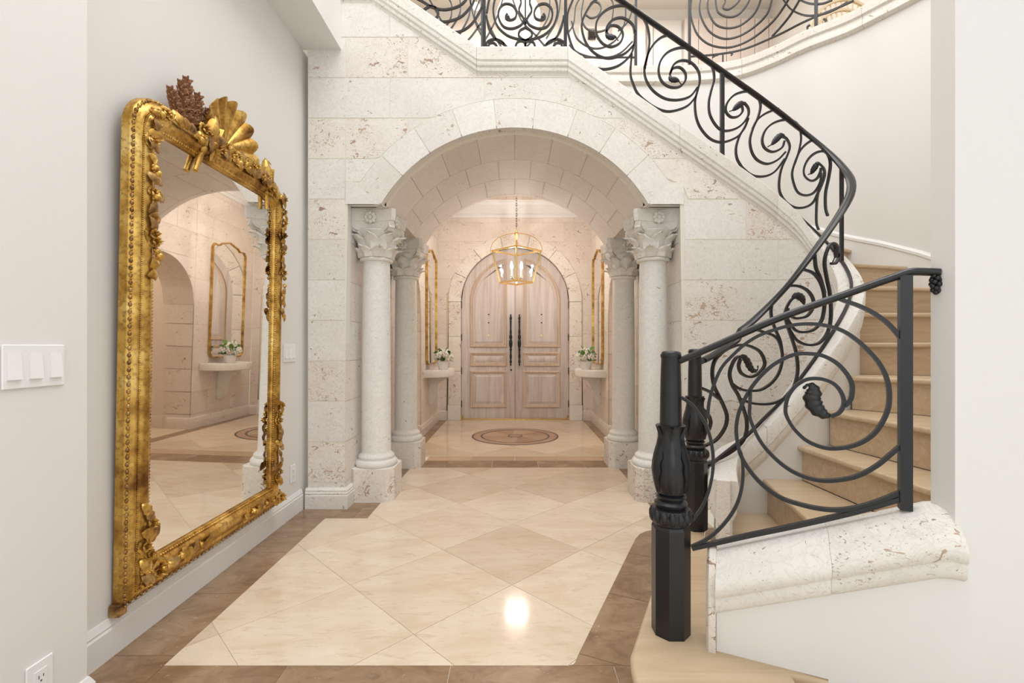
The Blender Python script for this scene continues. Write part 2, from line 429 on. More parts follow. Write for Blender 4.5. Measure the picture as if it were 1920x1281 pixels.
while x < 1.1:
    tile(rect(max(x, -1.145), 4.26, min(x+.424, 1.145), 4.517), M['brown_tile'], 'border_tile')
    tile(rect(max(x+.21-.424 if x < -1.2 else x+.21, -1.145), 4.517, min(x+.21+.424, 1.145) if x >= -1.2 else x+.21, 4.69), M['medal_tan'], 'border_tile'); x += .424
for k in range(6):
    a = 4.69+k*.42; b = min(a+.42, 6.97)
    if b > a+.02: tile(rect(-1.145, a, -1.0, b), M['brown_tile'], 'border_tile'); tile(rect(1.0, a, 1.145, b), M['brown_tile'], 'border_tile')
x = -1.9
for sg in (-1, 1):                            # passage floors
    for k in range(5):
        for (ya, yb) in ((4.6,5.15),(5.15,5.73)):
            x0, x1 = sorted((sg*(1.147+.44*k), sg*(1.147+.44*(k+1)))); tile(rect(x0, ya, x1, yb), M['cream_tile'])
x = -1.9                                     # brown field between the cream field and the camera
for k in range(6):
    for (a, b) in ((.79, 1.2), (1.2, 1.626)): tile(clip(rect(x, a, x+.56, b), [(-1.204,-1),(3,-1),(3,1.626),(-1.204,1.626)]), M['brown_tile'], 'border_tile')
    x += .56
# brown border along the bottom step, laid on its slant
du, dv = Vector((.4185, .9082)), Vector((.9082, -.4185))
RB = [(.187,1.626),(1.3,1.626),(1.3,2.86),(.833,2.825),(.775,2.80),(.73,2.76),(.689,2.695),(.62,2.545),(.225,1.68),(.216,1.655),(.205,1.634)]
for i in range(-1, 5):
    for j in range(0, 3):
        o = Vector((.20,1.626))+du*(i*.45+.07)+dv*(j*.45-.1)
        c4 = [o+dv*.002+du*.002, o+dv*.448+du*.002, o+dv*.448+du*.448, o+dv*.002+du*.448]
        tile(clip(RB, [(p.x, p.y) for p in c4]), M['brown_tile'], 'border_tile')
# inlaid medallion
md = empty('floor_medallion', (0.006, 5.75, 0), 'round inlaid marble medallion set in the vestibule floor before the doors', 'floor inlay')
def disc_ring(r0, r1, z, a0=0, a1=2*PI, n=64):
    m = MB(); k = max(2, int(n*(a1-a0)/(2*PI))); full = a1-a0 > 6.2
    R = []
    for i in range(k+1 if not full else k):
        a = a0+(a1-a0)*i/k; c, s_ = math.cos(a), math.sin(a)
        R.append([(.006+r0*c, 5.75+r0*s_, 0.0005), (.006+r1*c, 5.75+r1*s_, 0.0005), (.006+r1*c, 5.75+r1*s_, z), (.006+r0*c, 5.75+r0*s_, z)])
    return m.rings(R, True, True, full)
obj('outer_band', disc_ring(.505, .526, .0022), M['medal_dark'], md)
for k in range(4): obj('ring_stone', disc_ring(.42, .504, .0022, k*PI/2+.004, (k+1)*PI/2-.004), M['medal_pink'], md)
obj('inner_band', disc_ring(.395, .419, .0022), M['medal_dark'], md)
for k in range(8):
    a = k*PI/4
    pr = lambda r, t: (.006+r*math.cos(t), 5.75+r*math.sin(t))
    obj('star_point', MB().prism([pr(.1, a-.35), pr(.392, a), pr(.1, a+.35)], .0005, .0026), M['medal_pink'] if k % 2 else M['medal_tan'], md)
    obj('field_wedge', MB().prism([pr(.101, a+.36), pr(.392, a+.01)]+[pr(.393, a+.02+(PI/4-.04)*i/5) for i in range(6)]+[pr(.392, a+PI/4-.01), pr(.101, a+PI/4-.36)], .0005, .0022), M['medal_tan'] if k % 2 else M['medal_pink'], md)
obj('centre_ring', disc_ring(.076, .09, .003), M['medal_dark'], md)
obj('centre_disc', disc_ring(.002, .075, .003), M['medal_pink'], md)
# ================================================================ front stone wall: blocks, voussoirs, core
wf = empty('wall_front', (0, 3.2, 0), kind='structure')
XW = -1.436
def opening(x):
    ax = abs(x)
    if ax >= 1.145: return 0.0
    if ax >= HW: return SPR
    return ARC_C+math.sqrt(max(ARC_R**2-x*x, 0))
VR = ARC_R+.195                              # outer edge of the voussoirs
def vtop(x):                                 # top of the ring of voussoirs and springers
    if abs(x) > 1.145: return 0
    return max(ARC_C+math.sqrt(max(VR**2-x*x, 0)), SPR+.15) if abs(x) < VR else 0
def bottom_blocks(s):
    x = s-1.40
    if x > 1.3 or s > 2.7: return 0.02
    if abs(x) >= 1.145: return .02
    return vtop(x)
ROW = .2737; Z0 = .174
rows = [Z0+ROW*i for i in range(14)]
core_bot = lambda s: ((opening(s-1.40)+(.02 if abs(s-1.40) < HW+.02 else 0)) if s < 2.6 else 0)
obj('wall_core', slab_on_path(MP, 0.0, MP.L, core_bot, lambda s: T(s)-.10, .034, -.04, step=.03), M['trim'], wf)
obj('mortar_bed', slab_on_path(MP, 0.0, 4.35, core_bot, lambda s: T(s)-.10, .0375, .034, step=.03), M['grout'], wf)
SB = MP.near(1.39, 2.62)
for r, z0 in enumerate([-ROW+Z0]+rows):
    z0 = max(z0, 0.0); z1 = (rows[r] if r < len(rows) else 4)
    cuts = [0.0]; left_strip = .255                    # narrow pilaster strip beside the white wall
    cuts.append(left_strip if r % 2 == 1 or r < 9 else left_strip+.30)
    st = s_of_x(1.145) if z1 <= SPR+.09 else None
    if st: cuts.append(st)
    x = cuts[-1]+(.42 if r % 2 else .64)
    while x < MP.L-.2: cuts.append(x); x += .62+.12*jig(r*31+len(cuts))
    cuts.append(MP.L-.05)
    for a, b in zip(cuts, cuts[1:]):
        if b-a < .02: continue
        gg = .0032
        top = lambda s, z1=z1: min(z1-gg, T(s)-BAND+.01)
        bot = lambda s, z0=z0: max(z0+gg, bottom_blocks(s)+(.004 if bottom_blocks(s) > .1 else 0))
        # skip stretches wholly inside the opening
        mbk = slab_on_path(MP, a+gg, b-gg, bot, top, .0395+.001*jig(r*7+int(a*50)), .036, step=.05)
        if mbk.v: obj('stone_block', mbk, M['stone'] if jig(r*13+int(a*90)) > .3 else M['stone_pitted'], wf)
# voussoirs on the face
thS = math.asin(HW/ARC_R); nv = 9
for k in range(nv):
    a0 = -thS+2*thS*k/nv+.002; a1 = -thS+2*thS*(k+1)/nv-.002; R = []
    for i in range(9):
        a = a0+(a1-a0)*i/8; R.append([])
        def pt(r, y): return (r*math.sin(a), y, ARC_C+r*math.cos(a))
        ro = VR
        if abs(ro*math.sin(a)) > 1.145: ro = 1.145/abs(math.sin(a))
        R[-1] = [pt(ARC_R, 3.199), pt(ro, 3.199), pt(ro, 3.215), pt(ARC_R, 3.215)]
    obj('voussoir', MB().rings(R), M['stone_carved'] if k % 2 else M['stone'], wf)
for sg in (-1, 1):                           # springer blocks
    p = [(HW, SPR), (1.145, SPR), (1.145, SPR+.15), (VR*math.sin(thS)*.985, ARC_C+VR*math.cos(thS)*1.0), (HW+.003, SPR+.004)]
    p = [(.9075, SPR), (1.143, SPR), (1.143, SPR+.148), (1.10, SPR+.155)]
    m = MB(); n = len(p)
    m.add([(sg*q[0], 3.1975, q[1]) for q in p]+[(sg*q[0], 3.215, q[1]) for q in p], [tuple(range(n)), tuple(range(n, 2*n))]+[(i, (i+1) % n, n+(i+1) % n, n+i) for i in range(n)])
    obj('springer_stone', m, M['stone_carved'], wf)
# lip of the arch: dark soffit then a fine light step, then the vault
def arc_strip(r0, r1, y0, y1, a0, a1, n=10, thick=.02):
    R = []
    for i in range(n+1):
        a = a0+(a1-a0)*i/n; f = lambda r, y: (r*math.sin(a), y, ARC_C+r*math.cos(a))
        R.append([f(r0, y0), f(r0, y1), f(r1, y1), f(r1, y0)])
    return MB().rings(R)
obj('arch_lip', arc_strip(ARC_R, ARC_R+.05, 3.216, 3.262, -thS, thS, 48), M['stone'], wf)
# vault of cut stones
va = empty('ceiling_vault', (0, 3.9, 2.0), kind='structure')
VI = ARC_R-.022; thV = math.acos((SPR-ARC_C)/VI)
ymarks = [3.262, 3.70, 4.12, 4.54]
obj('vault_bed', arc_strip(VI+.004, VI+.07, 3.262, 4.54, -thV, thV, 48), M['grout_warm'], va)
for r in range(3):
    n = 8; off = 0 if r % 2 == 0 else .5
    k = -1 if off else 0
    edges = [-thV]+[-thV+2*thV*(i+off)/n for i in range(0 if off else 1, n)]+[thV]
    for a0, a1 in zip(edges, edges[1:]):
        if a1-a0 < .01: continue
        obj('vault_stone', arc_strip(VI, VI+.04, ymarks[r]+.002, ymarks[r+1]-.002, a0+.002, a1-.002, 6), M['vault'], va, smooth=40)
for sg in (-1, 1):
    obj('lintel_stone', MB().box(min(sg*(HW-.02), sg*1.145), 3.262, SPR, max(sg*(HW-.02), sg*1.145), 4.54, SPR+.12), M['vault'], va)
# side walls under the vault, passage arches, vestibule
def flat_blocks(parent, plane, a0, a1, z0, z1, depth, mat, holes=None, width=.55, seed=1, face=-1, thick=.012, bed=True, skiprow=0, bedmat=None):
    """stone courses on a flat wall. plane=('x',X) or ('y',Y); visible side given by face (-1/+1)"""
    ax, pv = plane; col_b = (lambda u: holes(u) if holes else 0.0)
    def V(u, d, z): return (pv-face*d if False else pv+face*(-d), u, z) if ax == 'x' else (u, pv+face*(-d), z)
    def solid(u0, u1, zb, zt, d0, d1, m=None):
        m = m or MB(); us = frange(u0, u1, .04); run = []
        def fl(run):
            if len(run) > 1: m.rings([[V(u, d0, b), V(u, d1, b), V(u, d1, t), V(u, d0, t)] for u, b, t in run])
        for u in us:
            b = max(zb, col_b(u)); t = zt
            if t-b > .003: run.append((u, b, t))
            else: fl(run); run = []
        fl(run); return m
    if bed: obj('mortar_bed', solid(a0, a1, z0, z1, .003, depth), bedmat or M['grout_warm'], parent)
    r = 0; z = z0+(.0)
    zz = [z0]+[q for q in rows if z0+.05 < q < z1-.05]+[z1]
    for r, (za, zb) in enumerate(zip(zz, zz[1:])):
        u = a0; cuts = [a0]; u += width*(.5 if r % 2 else 1)
        while u < a1-.12: cuts.append(u); u += width
        cuts.append(a1)
        for ua, ub in zip(cuts, cuts[1:]):
            m = solid(ua+.0022, ub-.0022, za+.0022, zb-.0022, 0, .0028)
            if m.v: obj('stone_block', m, mat if jig(seed*100+r*9+int(ua*40)) > .35 else M['stone_warm'], parent)
ws = []
for sg, nm in ((-1, 'wall_left_vestibule'), (1, 'wall_right_vestibule')):
    wv = empty(nm, (sg*1.2, 4.5, 0), kind='structure'); X = sg*1.145; fc = -sg
    flat_blocks(wv, ('x', X), 3.205, 4.62, 0, SPR, .20, M['stone'], seed=3+sg, face=fc, width=.42)
    c0, rr, spz = 5.163, .543, 1.50
    def hole(u, c0=c0, rr=rr, spz=spz): return spz+math.sqrt(max(rr*rr-(u-c0)**2, 0)) if abs(u-c0) < rr-1e-6 else 0
    flat_blocks(wv, ('x', sg*1.13), 4.55, 5.706, 2.056, 3.0, .37, M['stone_warm'], holes=hole, seed=5+sg, face=fc)
    # pointed infill between spring of passage arch and the band above
    m = MB(); us = frange(4.62, 5.706, .04)
    m.rings([[(sg*1.13, u, hole(u) or spz), (sg*1.50, u, hole(u) or spz), (sg*1.50, u, 2.054), (sg*1.13, u, 2.054)] for u in us])
    obj('arch_stone', m, M['stone_warm'], wv)
    flat_blocks(wv, ('x', sg*1.13), 5.706, 6.97, 0, 3.0, .32, M['stone_warm'], seed=9+sg, face=fc, width=.6)
    # pier face that looks towards the camera, at the far side of the passage arch
    flat_blocks(wv, ('y', 5.703), min(sg*1.133, sg*1.456), max(sg*1.133, sg*1.456), 0, 1.50, .02, M['stone_warm'], seed=12+sg, face=-1)
    obj('passage_wall', MB().box(min(sg*1.456, sg*3.4), 5.73, 0, max(sg*1.456, sg*3.4), 5.80, 2.6), M['cream_wall'], wv)
    obj('passage_wall', MB().box(min(sg*1.36, sg*3.4), 4.50, 0, max(sg*1.36, sg*3.4), 4.60, 2.6), M['cream_wall'], wv)
    obj('passage_wall', MB().box(min(sg*3.3, sg*3.4), 4.60, 0, max(sg*3.3, sg*3.4), 5.73, 2.6), M['cream_wall'], wv)
    obj('passage_ceiling', MB().box(min(sg*1.44, sg*3.4), 4.5, 2.5, max(sg*1.44, sg*3.4), 5.8, 2.6), M['wall'], wv)
    obj('passage_skirting', MB().box(min(sg*1.457, sg*3.3), 5.705, 0, max(sg*1.457, sg*3.3), 5.73, .14), M['cream_wall'], wv)
# rear wall with the door arch
DC, DR, DCZ = .006, .80, 1.744
wd = empty('wall_back', (0, 7.0, 0), kind='structure')
CR = .985
def dhole(u):
    a = abs(u-DC)
    return DCZ+math.sqrt(CR*CR-a*a) if a < CR-1e-5 else 0
flat_blocks(wd, ('y', 6.97), -1.13, 1.13, 0, 3.0, .25, M['stone_warm'], holes=dhole, seed=21, face=-1, width=.62)
m = MB(); us = [ -CR, -CR+.0001]
for u0, u1 in ((DC-CR, DC+CR),):
    pass
def ringseg(r0, r1, y0, y1, a0, a1, n=8):
    R = []
    for i in range(n+1):
        a = a0+(a1-a0)*i/n; f = lambda r, y: (DC+r*math.sin(a), y, DCZ+r*math.cos(a)); R.append([f(r0, y0), f(r1, y0), f(r1, y1), f(r0, y1)])
    return MB().rings(R)
for k in range(7):
    a0 = -PI/2+PI*k/7+.003; a1 = -PI/2+PI*(k+1)/7-.003
    obj('door_surround_stone', ringseg(DR, CR-.003, 6.955, 7.2, a0, a1), M['stone_pitted'], wd, smooth=40)
for sg in (-1, 1):
    zz = [.22, .72, 1.23, DCZ-.003]
    for a, b in zip(zz, zz[1:]):
        x0, x1 = sorted((DC+sg*DR, DC+sg*(CR-.003))); obj('door_surround_stone', MB().box(x0, 6.955, a+.003, x1, 7.2, b, .004), M['stone_pitted'], wd)
    x0, x1 = sorted((DC+sg*(DR-.0), DC+sg*(CR+.004))); obj('plinth_stone', MB().box(x0, 6.935, 0, x1, 7.2, .22, .004), M['stone_carved'], wd)
# stone skirtings
def profile_run(pts, prof, mat, parent, name):
    """profile (out,z) swept along plan points, out = to the right of travel"""
    R = []; n = len(pts)
    for i, p in enumerate(pts):
        p = Vector(p); d0 = (Vector(pts[i])-Vector(pts[i-1])).normalized() if i else None
        d1 = (Vector(pts[i+1])-Vector(pts[i])).normalized() if i < n-1 else None
        d0 = d0 or d1; d1 = d1 or d0
        n0 = Vector((d0.y, -d0.x)); n1 = Vector((d1.y, -d1.x)); b = (n0+n1); b = b/ max(b.dot(n0), .2)
        R.append([(p.x+b.x*o, p.y+b.y*o, z) for o, z in prof])
    return obj(name, MB().rings(R), mat, parent)
SK = [(-.01,0),(.022,0),(.022,.088),(.017,.096),(.021,.104),(.017,.112),(.017,.124),(.008,.137),(-.01,.137)]
profile_run([(-1.41,3.2), (-1.145,3.2), (-1.145,3.32)], SK, M['stone'], None, 'baseboard_front')['kind'] = 'structure'
profile_run([(1.145,3.32), (1.145,3.2), (1.70,3.198)], SK, M['stone'], None, 'baseboard_front')['kind'] = 'structure'
profile_run([(-1.40,5.703), (-1.13,5.703), (-1.13,6.97), (-.99,6.97)], SK, M['stone_warm'], None, 'baseboard_left')['kind'] = 'structure'
profile_run([(1.0,6.97), (1.13,6.97), (1.13,5.703), (1.40,5.703)], SK, M['stone_warm'], None, 'baseboard_right')['kind'] = 'structure'
# vestibule cornice and ceiling
CO = [(0,2.98),(.02,2.98),(.02,3.02),(.05,3.03),(.10,3.08),(.15,3.12),(.17,3.13),(.17,3.155),(.22,3.165),(.22,3.19),(0,3.19)]
profile_run([(-1.13,4.62), (-1.13,6.97), (1.13,6.97), (1.13,4.62)], CO, M['trim'], None, 'trim_1')['kind'] = 'structure'
vc = empty('ceiling_vestibule', (0, 5.75, 3.19), kind='structure')
x = -1.15
while x < 1.15: obj('ceiling_board', MB().box(x+.002, 4.55, 3.18, x+.113, 7.0, 3.20), M['plank'], vc); x += .115
obj('ceiling_deck', MB().box(-1.2, 4.55, 3.20, 1.2, 7.25, 3.26), M['wall'], vc)
m = MB(); us = frange(-1.14, 1.14, .03)
m.rings([[(u, 4.542, (ARC_C+math.sqrt(VI**2-u*u) if abs(u) < HW-.02 else SPR)), (u, 4.60, (ARC_C+math.sqrt(VI**2-u*u) if abs(u) < HW-.02 else SPR)), (u, 4.60, 3.19), (u, 4.542, 3.19)] for u in us])
obj('wall_vault_end', m, M['stone_warm'], None, kind='structure')
# ================================================================ white walls and ceilings
obj('wall_left', MB().box(-1.60, 1.375, 0, XW, 3.30, 3.10), M['wall'], None, kind='structure')
obj('wall_left_near', MB().box(-1.60, -3.0, 0, -1.243, 1.375, 3.12), M['wall'], None, kind='structure')
obj('wall_left_upper', MB().box(-1.60, -3.0, 3.10, -1.172, 3.20, 6.5), M['wall'], None, kind='structure')
BBP = [(-.01,0),(.016,0),(.016,.098),(.010,.106),(.014,.112),(.010,.122),(.004,.136),(-.01,.136)]
profile_run([(XW,1.30), (XW,3.178)], BBP, M['trim'], None, 'baseboard_left')['kind'] = 'structure'
profile_run([(-1.243,-1.0), (-1.243,1.375), (-1.42,1.375)], BBP, M['trim'], None, 'baseboard_left_near')['kind'] = 'structure'
obj('wall_right_near', MB().box(1.0985, 1.18, 0, 4.2, 1.249, 6.5), M['wall'], None, kind='structure')
obj('ceiling', MB().box(-4.2, -1.5, 6.5, 5.2, 9.2, 6.6), M['wall'], None, kind='structure')
# ================================================================ stairwell wall, gallery, upstairs hall
WPTS = [(-1.60,4.49),(-.6,4.49),(.4,4.49),(1.18,4.49),(1.6,4.485),(2.05,4.40),(2.30,4.19),(2.46,3.98),(2.665,3.78),(2.78,3.60),(2.90,3.38),(2.98,3.1),(3.0,2.8),(2.95,2.4),(2.75,1.95),(2.4,1.6),(2.0,1.42)]
WPth = Path(WPTS)
obj('wall_stair', slab_on_path(WPth, 0, WPth.L, lambda s: 2.75 if s < 2.8 else 0, lambda s: 3.57, 0, -.10, step=.05), M['wall'], None, smooth=30, kind='structure')
# sloping skirting on the stair wall
OZ = [((1.6,4.485),2.35),((2.05,4.40),2.25),((2.46,3.98),2.12),((2.665,3.78),1.985),((2.78,3.6),1.90),((2.90,3.38),1.78),((2.98,3.1),1.62),((3.0,2.8),1.42),((2.95,2.4),1.2),((2.75,1.95),1.0),((2.0,1.42),.6)]
OZs = [(WPth.near(*p), z) for p, z in OZ]
def OT(s):
    if s <= OZs[0][0]: return OZs[0][1]
    for (a, za), (b, zb) in zip(OZs, OZs[1:]):
        if s <= b: return za+(zb-za)*(s-a)/(b-a)
    return OZs[-1][1]
def sweep_prof(path, s0, s1, prof, zf, step=.04, mb=None):
    mb = mb or MB(); mb.rings([[path.off(s, o, zf(s)+dz) for o, dz in prof] for s in frange(s0, s1, step)]); return mb
obj('baseboard_stair', sweep_prof(WPth, OZs[0][0], OZs[-1][0], [(-.005,-.5),(.014,-.5),(.014,-.045),(.02,-.04),(.02,-.02),(.012,-.012),(.008,0),(-.005,0)], OT), M['trim'], None, smooth=35, kind='structure')
gal = empty('trim_gallery_edge', (1.5, 4.4, 3.57), kind='structure')
GP = [(-.12,0),(.03,0),(.03,-.012),(.045,-.02),(.045,-.07),(.03,-.085),(.03,-.105),(.036,-.115),(.036,-.15),(.02,-.165),(0,-.17),(-.12,-.17)]
s = 0
while s < WPth.L-.3:
    e = min(s+.93, WPth.L-.2); obj('edge_stone', sweep_prof(WPth, s+.001, e-.001, GP, lambda s: 3.74), M['stone'], gal, smooth=35); s = e
m = MB(); pts = [WPth.off(t, -.13, 0) for t in frange(0, WPth.L-.4, .1)]
pl = [(p.x, p.y) for p in pts]+[(4.1, 1.5), (4.1, 8.6), (-4.0, 8.6), (-4.0, 4.62)]
m.prism(pl, 3.50, 3.56); obj('floor_upstairs', m, M['oak'], None, kind='structure')
obj('wall_upstairs_right', MB().box(4.1, 1.4, 3.4, 4.2, 8.7, 6.5), M['wall'], None, kind='structure')
obj('wall_upstairs_left', MB().box(-4.1, 3.4, 3.4, -4.0, 8.7, 6.5), M['wall'], None, kind='structure')
obj('wall_upstairs_front', MB().box(-4.0, 3.3, 3.4, -1.62, 3.4, 6.5), M['wall'], None, kind='structure')
wu = empty('wall_upstairs_back', (0, 7.6, 3.5), kind='structure')
def ux(px, Y=7.6): return (px-CX)*Y/FP
obj('wall_panel', MB().box(-4.0, 7.6, 3.4, 4.1, 7.7, 6.5), M['wall'], wu)
obj('wall_panel', MB().box(ux(700), 7.57, 3.56, ux(1046), 7.6, 6.3), M['cream_wall'], wu)
for a, b in ((1052, 1078), (1084, 1140), (1146, 1186)): obj('wall_panel', MB().box(ux(a), 7.54, 3.56, ux(b), 7.6, 6.2, .012), M['pink_wall'], wu)
obj('door_casing', MB().box(ux(1190), 7.52, 3.56, ux(1208), 7.6, 6.3, .01), M['pink_wall'], wu)
obj('door_casing', MB().box(ux(1212), 7.52, 3.56, ux(1222), 7.6, 6.3, .01), M['pink_wall'], wu)
obj('bright_panel', MB().box(ux(1224), 7.56, 3.56, ux(1276), 7.6, 6.3), M['trim'], wu)
x = 1280
while x < 1530:
    obj('tall_board', MB().box(ux(x)+.004, 7.5, 3.56, ux(x+26)-.004, 7.6, 6.3, .01), M['pink_wall'], wu); x += 26
obj('stone_pilaster', MB().box(ux(1532), 7.45, 3.56, ux(1600), 7.6, 6.3, .01), M['cream_wall'], wu)
# globe lamps, rattan chair
gl = empty('globe_pendant', (at(972, 38, 6.4).x, 6.4, 6.5), 'large glowing round globe pendant hanging upstairs behind the railing', 'ceiling lamp')
gc = at(972, 34, 6.4)
obj('globe', MB().sphere(gc, .30, 28, 18), M['globe'], gl, smooth=60)
obj('rod', MB().lathe([(.012, gc.z+.29), (.012, 6.5)], gc.x, gc.y, 8), M['black_metal'], gl)
obj('canopy', MB().lathe([(.02, 6.44), (.07, 6.47), (.08, 6.5)], gc.x, gc.y, 20), M['black_metal'], gl, smooth=40)
point('globe_light', (gc.x, gc.y-.5, gc.z), 10, (1,.84,.62), .3)
dl = at(893, 12, 7.2); dlo = empty('small_globe_lamp', (dl.x, 7.2, 6.5), 'small white globe lamp upstairs beyond the sloping railing', 'ceiling lamp')
obj('globe', MB().sphere(dl, .055, 16, 10), M['downlight'], dlo, smooth=60)
obj('rod', MB().lathe([(.006, dl.z+.05), (.006, 6.5)], dl.x, dl.y, 6), M['black_metal'], dlo)
vent = empty('slatted_shade', (at(1110,60,7.4).x, 7.4, 5.8), 'small slatted metal wall shade upstairs behind the railing', 'wall fitting')
for k in range(7):
    a = at(1104+2.2*k, 68, 7.45); b = at(1104+2.2*k, 52, 7.45); obj('slat', MB().box(a.x, 7.46, a.z, a.x+.008, 7.54, b.z), M['black_metal'], vent)
rc = at(1590, 10, 4.6); rt = empty('rattan_chair', (rc.x, rc.y, 3.56), 'pale woven rattan chair standing upstairs behind the curved gallery railing', 'chair')
for k in range(18):
    a = PI*.05+PI*.9*k/17
    obj('cane', MB().bar(crom([(rc.x+.16*math.cos(a), rc.y, 3.95), (rc.x+.26*math.cos(a), rc.y+.03, 4.1), (rc.x+.34*math.cos(a), rc.y+.06, 4.1+.42*math.sin(a))], 4), .006, .006), M['rattan'], rt)
for r, zz in ((.30, .30), (.345, .40), (.24, .18)):
    obj('hoop', MB().bar([(rc.x+r*math.cos(a), rc.y+.05, 4.1+zz*math.sin(a)) for a in frange(0, PI, .15)], .012, .012), M['rattan'], rt, smooth=60)
obj('seat', MB().lathe([(.02,3.93),(.27,3.93),(.29,3.96),(.27,3.99),(.02,3.99)], rc.x, rc.y-.1, 24), M['rattan'], rt, smooth=40)
for a in (.7, 2.4, 3.9, 5.5): obj('leg', MB().bar([(rc.x+.24*math.cos(a), rc.y-.1+.24*math.sin(a), 3.56), (rc.x+.2*math.cos(a), rc.y-.1+.2*math.sin(a), 3.94)], .014, .014, Vector((1,0,0)), sec=8), M['rattan'], rt)
# ================================================================ staircase
RI = .186
stair = empty('staircase', (1.6, 2.4, 0), 'curved pale oak staircase rising right behind the black iron railing', 'staircase')
Nn = {2:(1.383,2.60),3:(1.557,2.57),4:(1.715,2.575),5:(1.88,2.635),6:(2.02,2.80),7:(2.08,2.96),8:(2.08,3.08),9:(2.03,3.22),10:(1.90,3.27),11:(1.66,3.28),12:(1.41,3.28),13:(1.15,3.28),14:(.885,3.28),15:(.62,3.28),16:(.357,3.28)}
Oo = {2:(1.10,1.24),3:(1.60,1.42),4:(1.90,1.44),5:(2.62,1.78),6:(2.98,2.38),7:(2.99,2.95),8:(2.96,3.19),9:(2.84,3.45),10:(2.66,3.77),11:(2.06,4.38),12:(1.50,4.48),13:(1.17,4.48),14:(.885,4.48),15:(.62,4.48),16:(.357,4.48)}
mid_outer = {3:[(1.9,1.43)],4:[(2.3,1.56)],5:[(2.85,2.1)],6:[(2.99,2.65)],10:[(2.46,3.97),(2.28,4.2)],11:[(1.8,4.44)]}
mid_inner = {}
def sub2(a, b): return (a[0]-b[0], a[1]-b[1])
B1 = [(.60,1.955),(.372,1.465),(.34,1.39),(.328,1.30),(.335,1.22),(.365,1.15),(.43,1.10),(.52,1.085),(.62,1.10),(.745,1.135),(.77,1.32),(1.09,1.22),(1.12,1.26),(1.30,1.75),(1.39,2.59),(1.13,2.63),(1.04,2.47),(.98,2.24),(.93,2.22),(.86,2.50),(.80,2.44),(.76,2.34)]
def shrink(poly, d):
    cx = sum(p[0] for p in poly)/len(poly); cy = sum(p[1] for p in poly)/len(poly); out = []
    for p in poly:
        v = Vector((p[0]-cx, p[1]-cy)); out.append((p[0]-v.x/v.length*d, p[1]-v.y/v.length*d))
    return out
def tread_mesh(poly, z0, z1, r=.012):
    n = len(poly); m = MB(); A = sum(poly[i][0]*poly[(i+1) % n][1]-poly[(i+1) % n][0]*poly[i][1] for i in range(n))
    if A < 0: poly = poly[::-1]
    bm = bmesh.new(); vs = [bm.verts.new((p[0], p[1], z0)) for p in poly]; f = bm.faces.new(vs)
    e = bmesh.ops.extrude_face_region(bm, geom=[f]); bmesh.ops.translate(bm, vec=(0,0,z1-z0), verts=[v for v in e['geom'] if isinstance(v, bmesh.types.BMVert)])
    bmesh.ops.recalc_face_normals(bm, faces=bm.faces[:])
    ed = [e_ for e_ in bm.edges if abs(e_.verts[0].co.z-e_.verts[1].co.z) < 1e-6]
    bmesh.ops.bevel(bm, geom=ed, offset=r, segments=3, affect='EDGES', profile=.5, clamp_overlap=True)
    bmesh.ops.triangulate(bm, faces=[f for f in bm.faces if len(f.verts) > 6])
    m.bm(bm); return m
TT = .028
rb = crom([(p[0], p[1], 0) for p in B1[:11]], 4); b1 = [(p.x, p.y) for p in rb]+B1[11:]
obj('tread', tread_mesh(b1, RI-.036, RI, .014), M['oak_nose'], stair, smooth=40)
obj('riser', MB().prism(shrink(b1, .03), 0.0, RI-.037), M['oak'], stair)
for k in range(2, 17):
    a, b = Vector(Nn[k]), Vector(Oo[k])
    nxt_a, nxt_b = (Vector(Nn[k+1]), Vector(Oo[k+1])) if k < 16 else (Vector((-.256, 3.28)), Vector((-.256, 4.48)))
    d = (b-a).normalized(); fw = Vector((d.y, -d.x))                # towards the lower step
    if fw.dot((a+b)/2-(nxt_a+nxt_b)/2) < 0: fw = -fw
    no = .024
    poly = [tuple(a+fw*no+d*0), tuple(b+fw*no)]+[p for p in mid_outer.get(k, [])]+[tuple(nxt_b), tuple(nxt_a)]
    obj('tread', tread_mesh(poly, k*RI-TT, k*RI, .010), M['oak_nose'], stair, smooth=40)
    q0, q1 = a-fw*.0, b-fw*.0
    obj('riser', MB().add([(q0.x, q0.y, (k-1)*RI+.001), (q1.x, q1.y, (k-1)*RI+.001), (q1.x-fw.x*.015, q1.y-fw.y*.015, (k-1)*RI+.001), (q0.x-fw.x*.015, q0.y-fw.y*.015, (k-1)*RI+.001),
                           (q0.x, q0.y, k*RI-TT), (q1.x, q1.y, k*RI-TT), (q1.x-fw.x*.015, q1.y-fw.y*.015, k*RI-TT), (q0.x-fw.x*.015, q0.y-fw.y*.015, k*RI-TT)],
                          [(0,3,2,1),(4,5,6,7),(0,1,5,4),(1,2,6,5),(2,3,7,6),(3,0,4,7)]), M['oak'], stair)
for k, x in ((17, -.256), (18, -.52), (19, -.78)):
    obj('tread', MB().box(-1.5 if k == 19 else x-.264, 3.28, k*RI-TT, x+.02, 4.48, k*RI, .006), M['oak_nose'], stair)
    obj('riser', MB().box(x-.015, 3.28, (k-1)*RI, x, 4.48, k*RI-TT), M['oak'], stair)
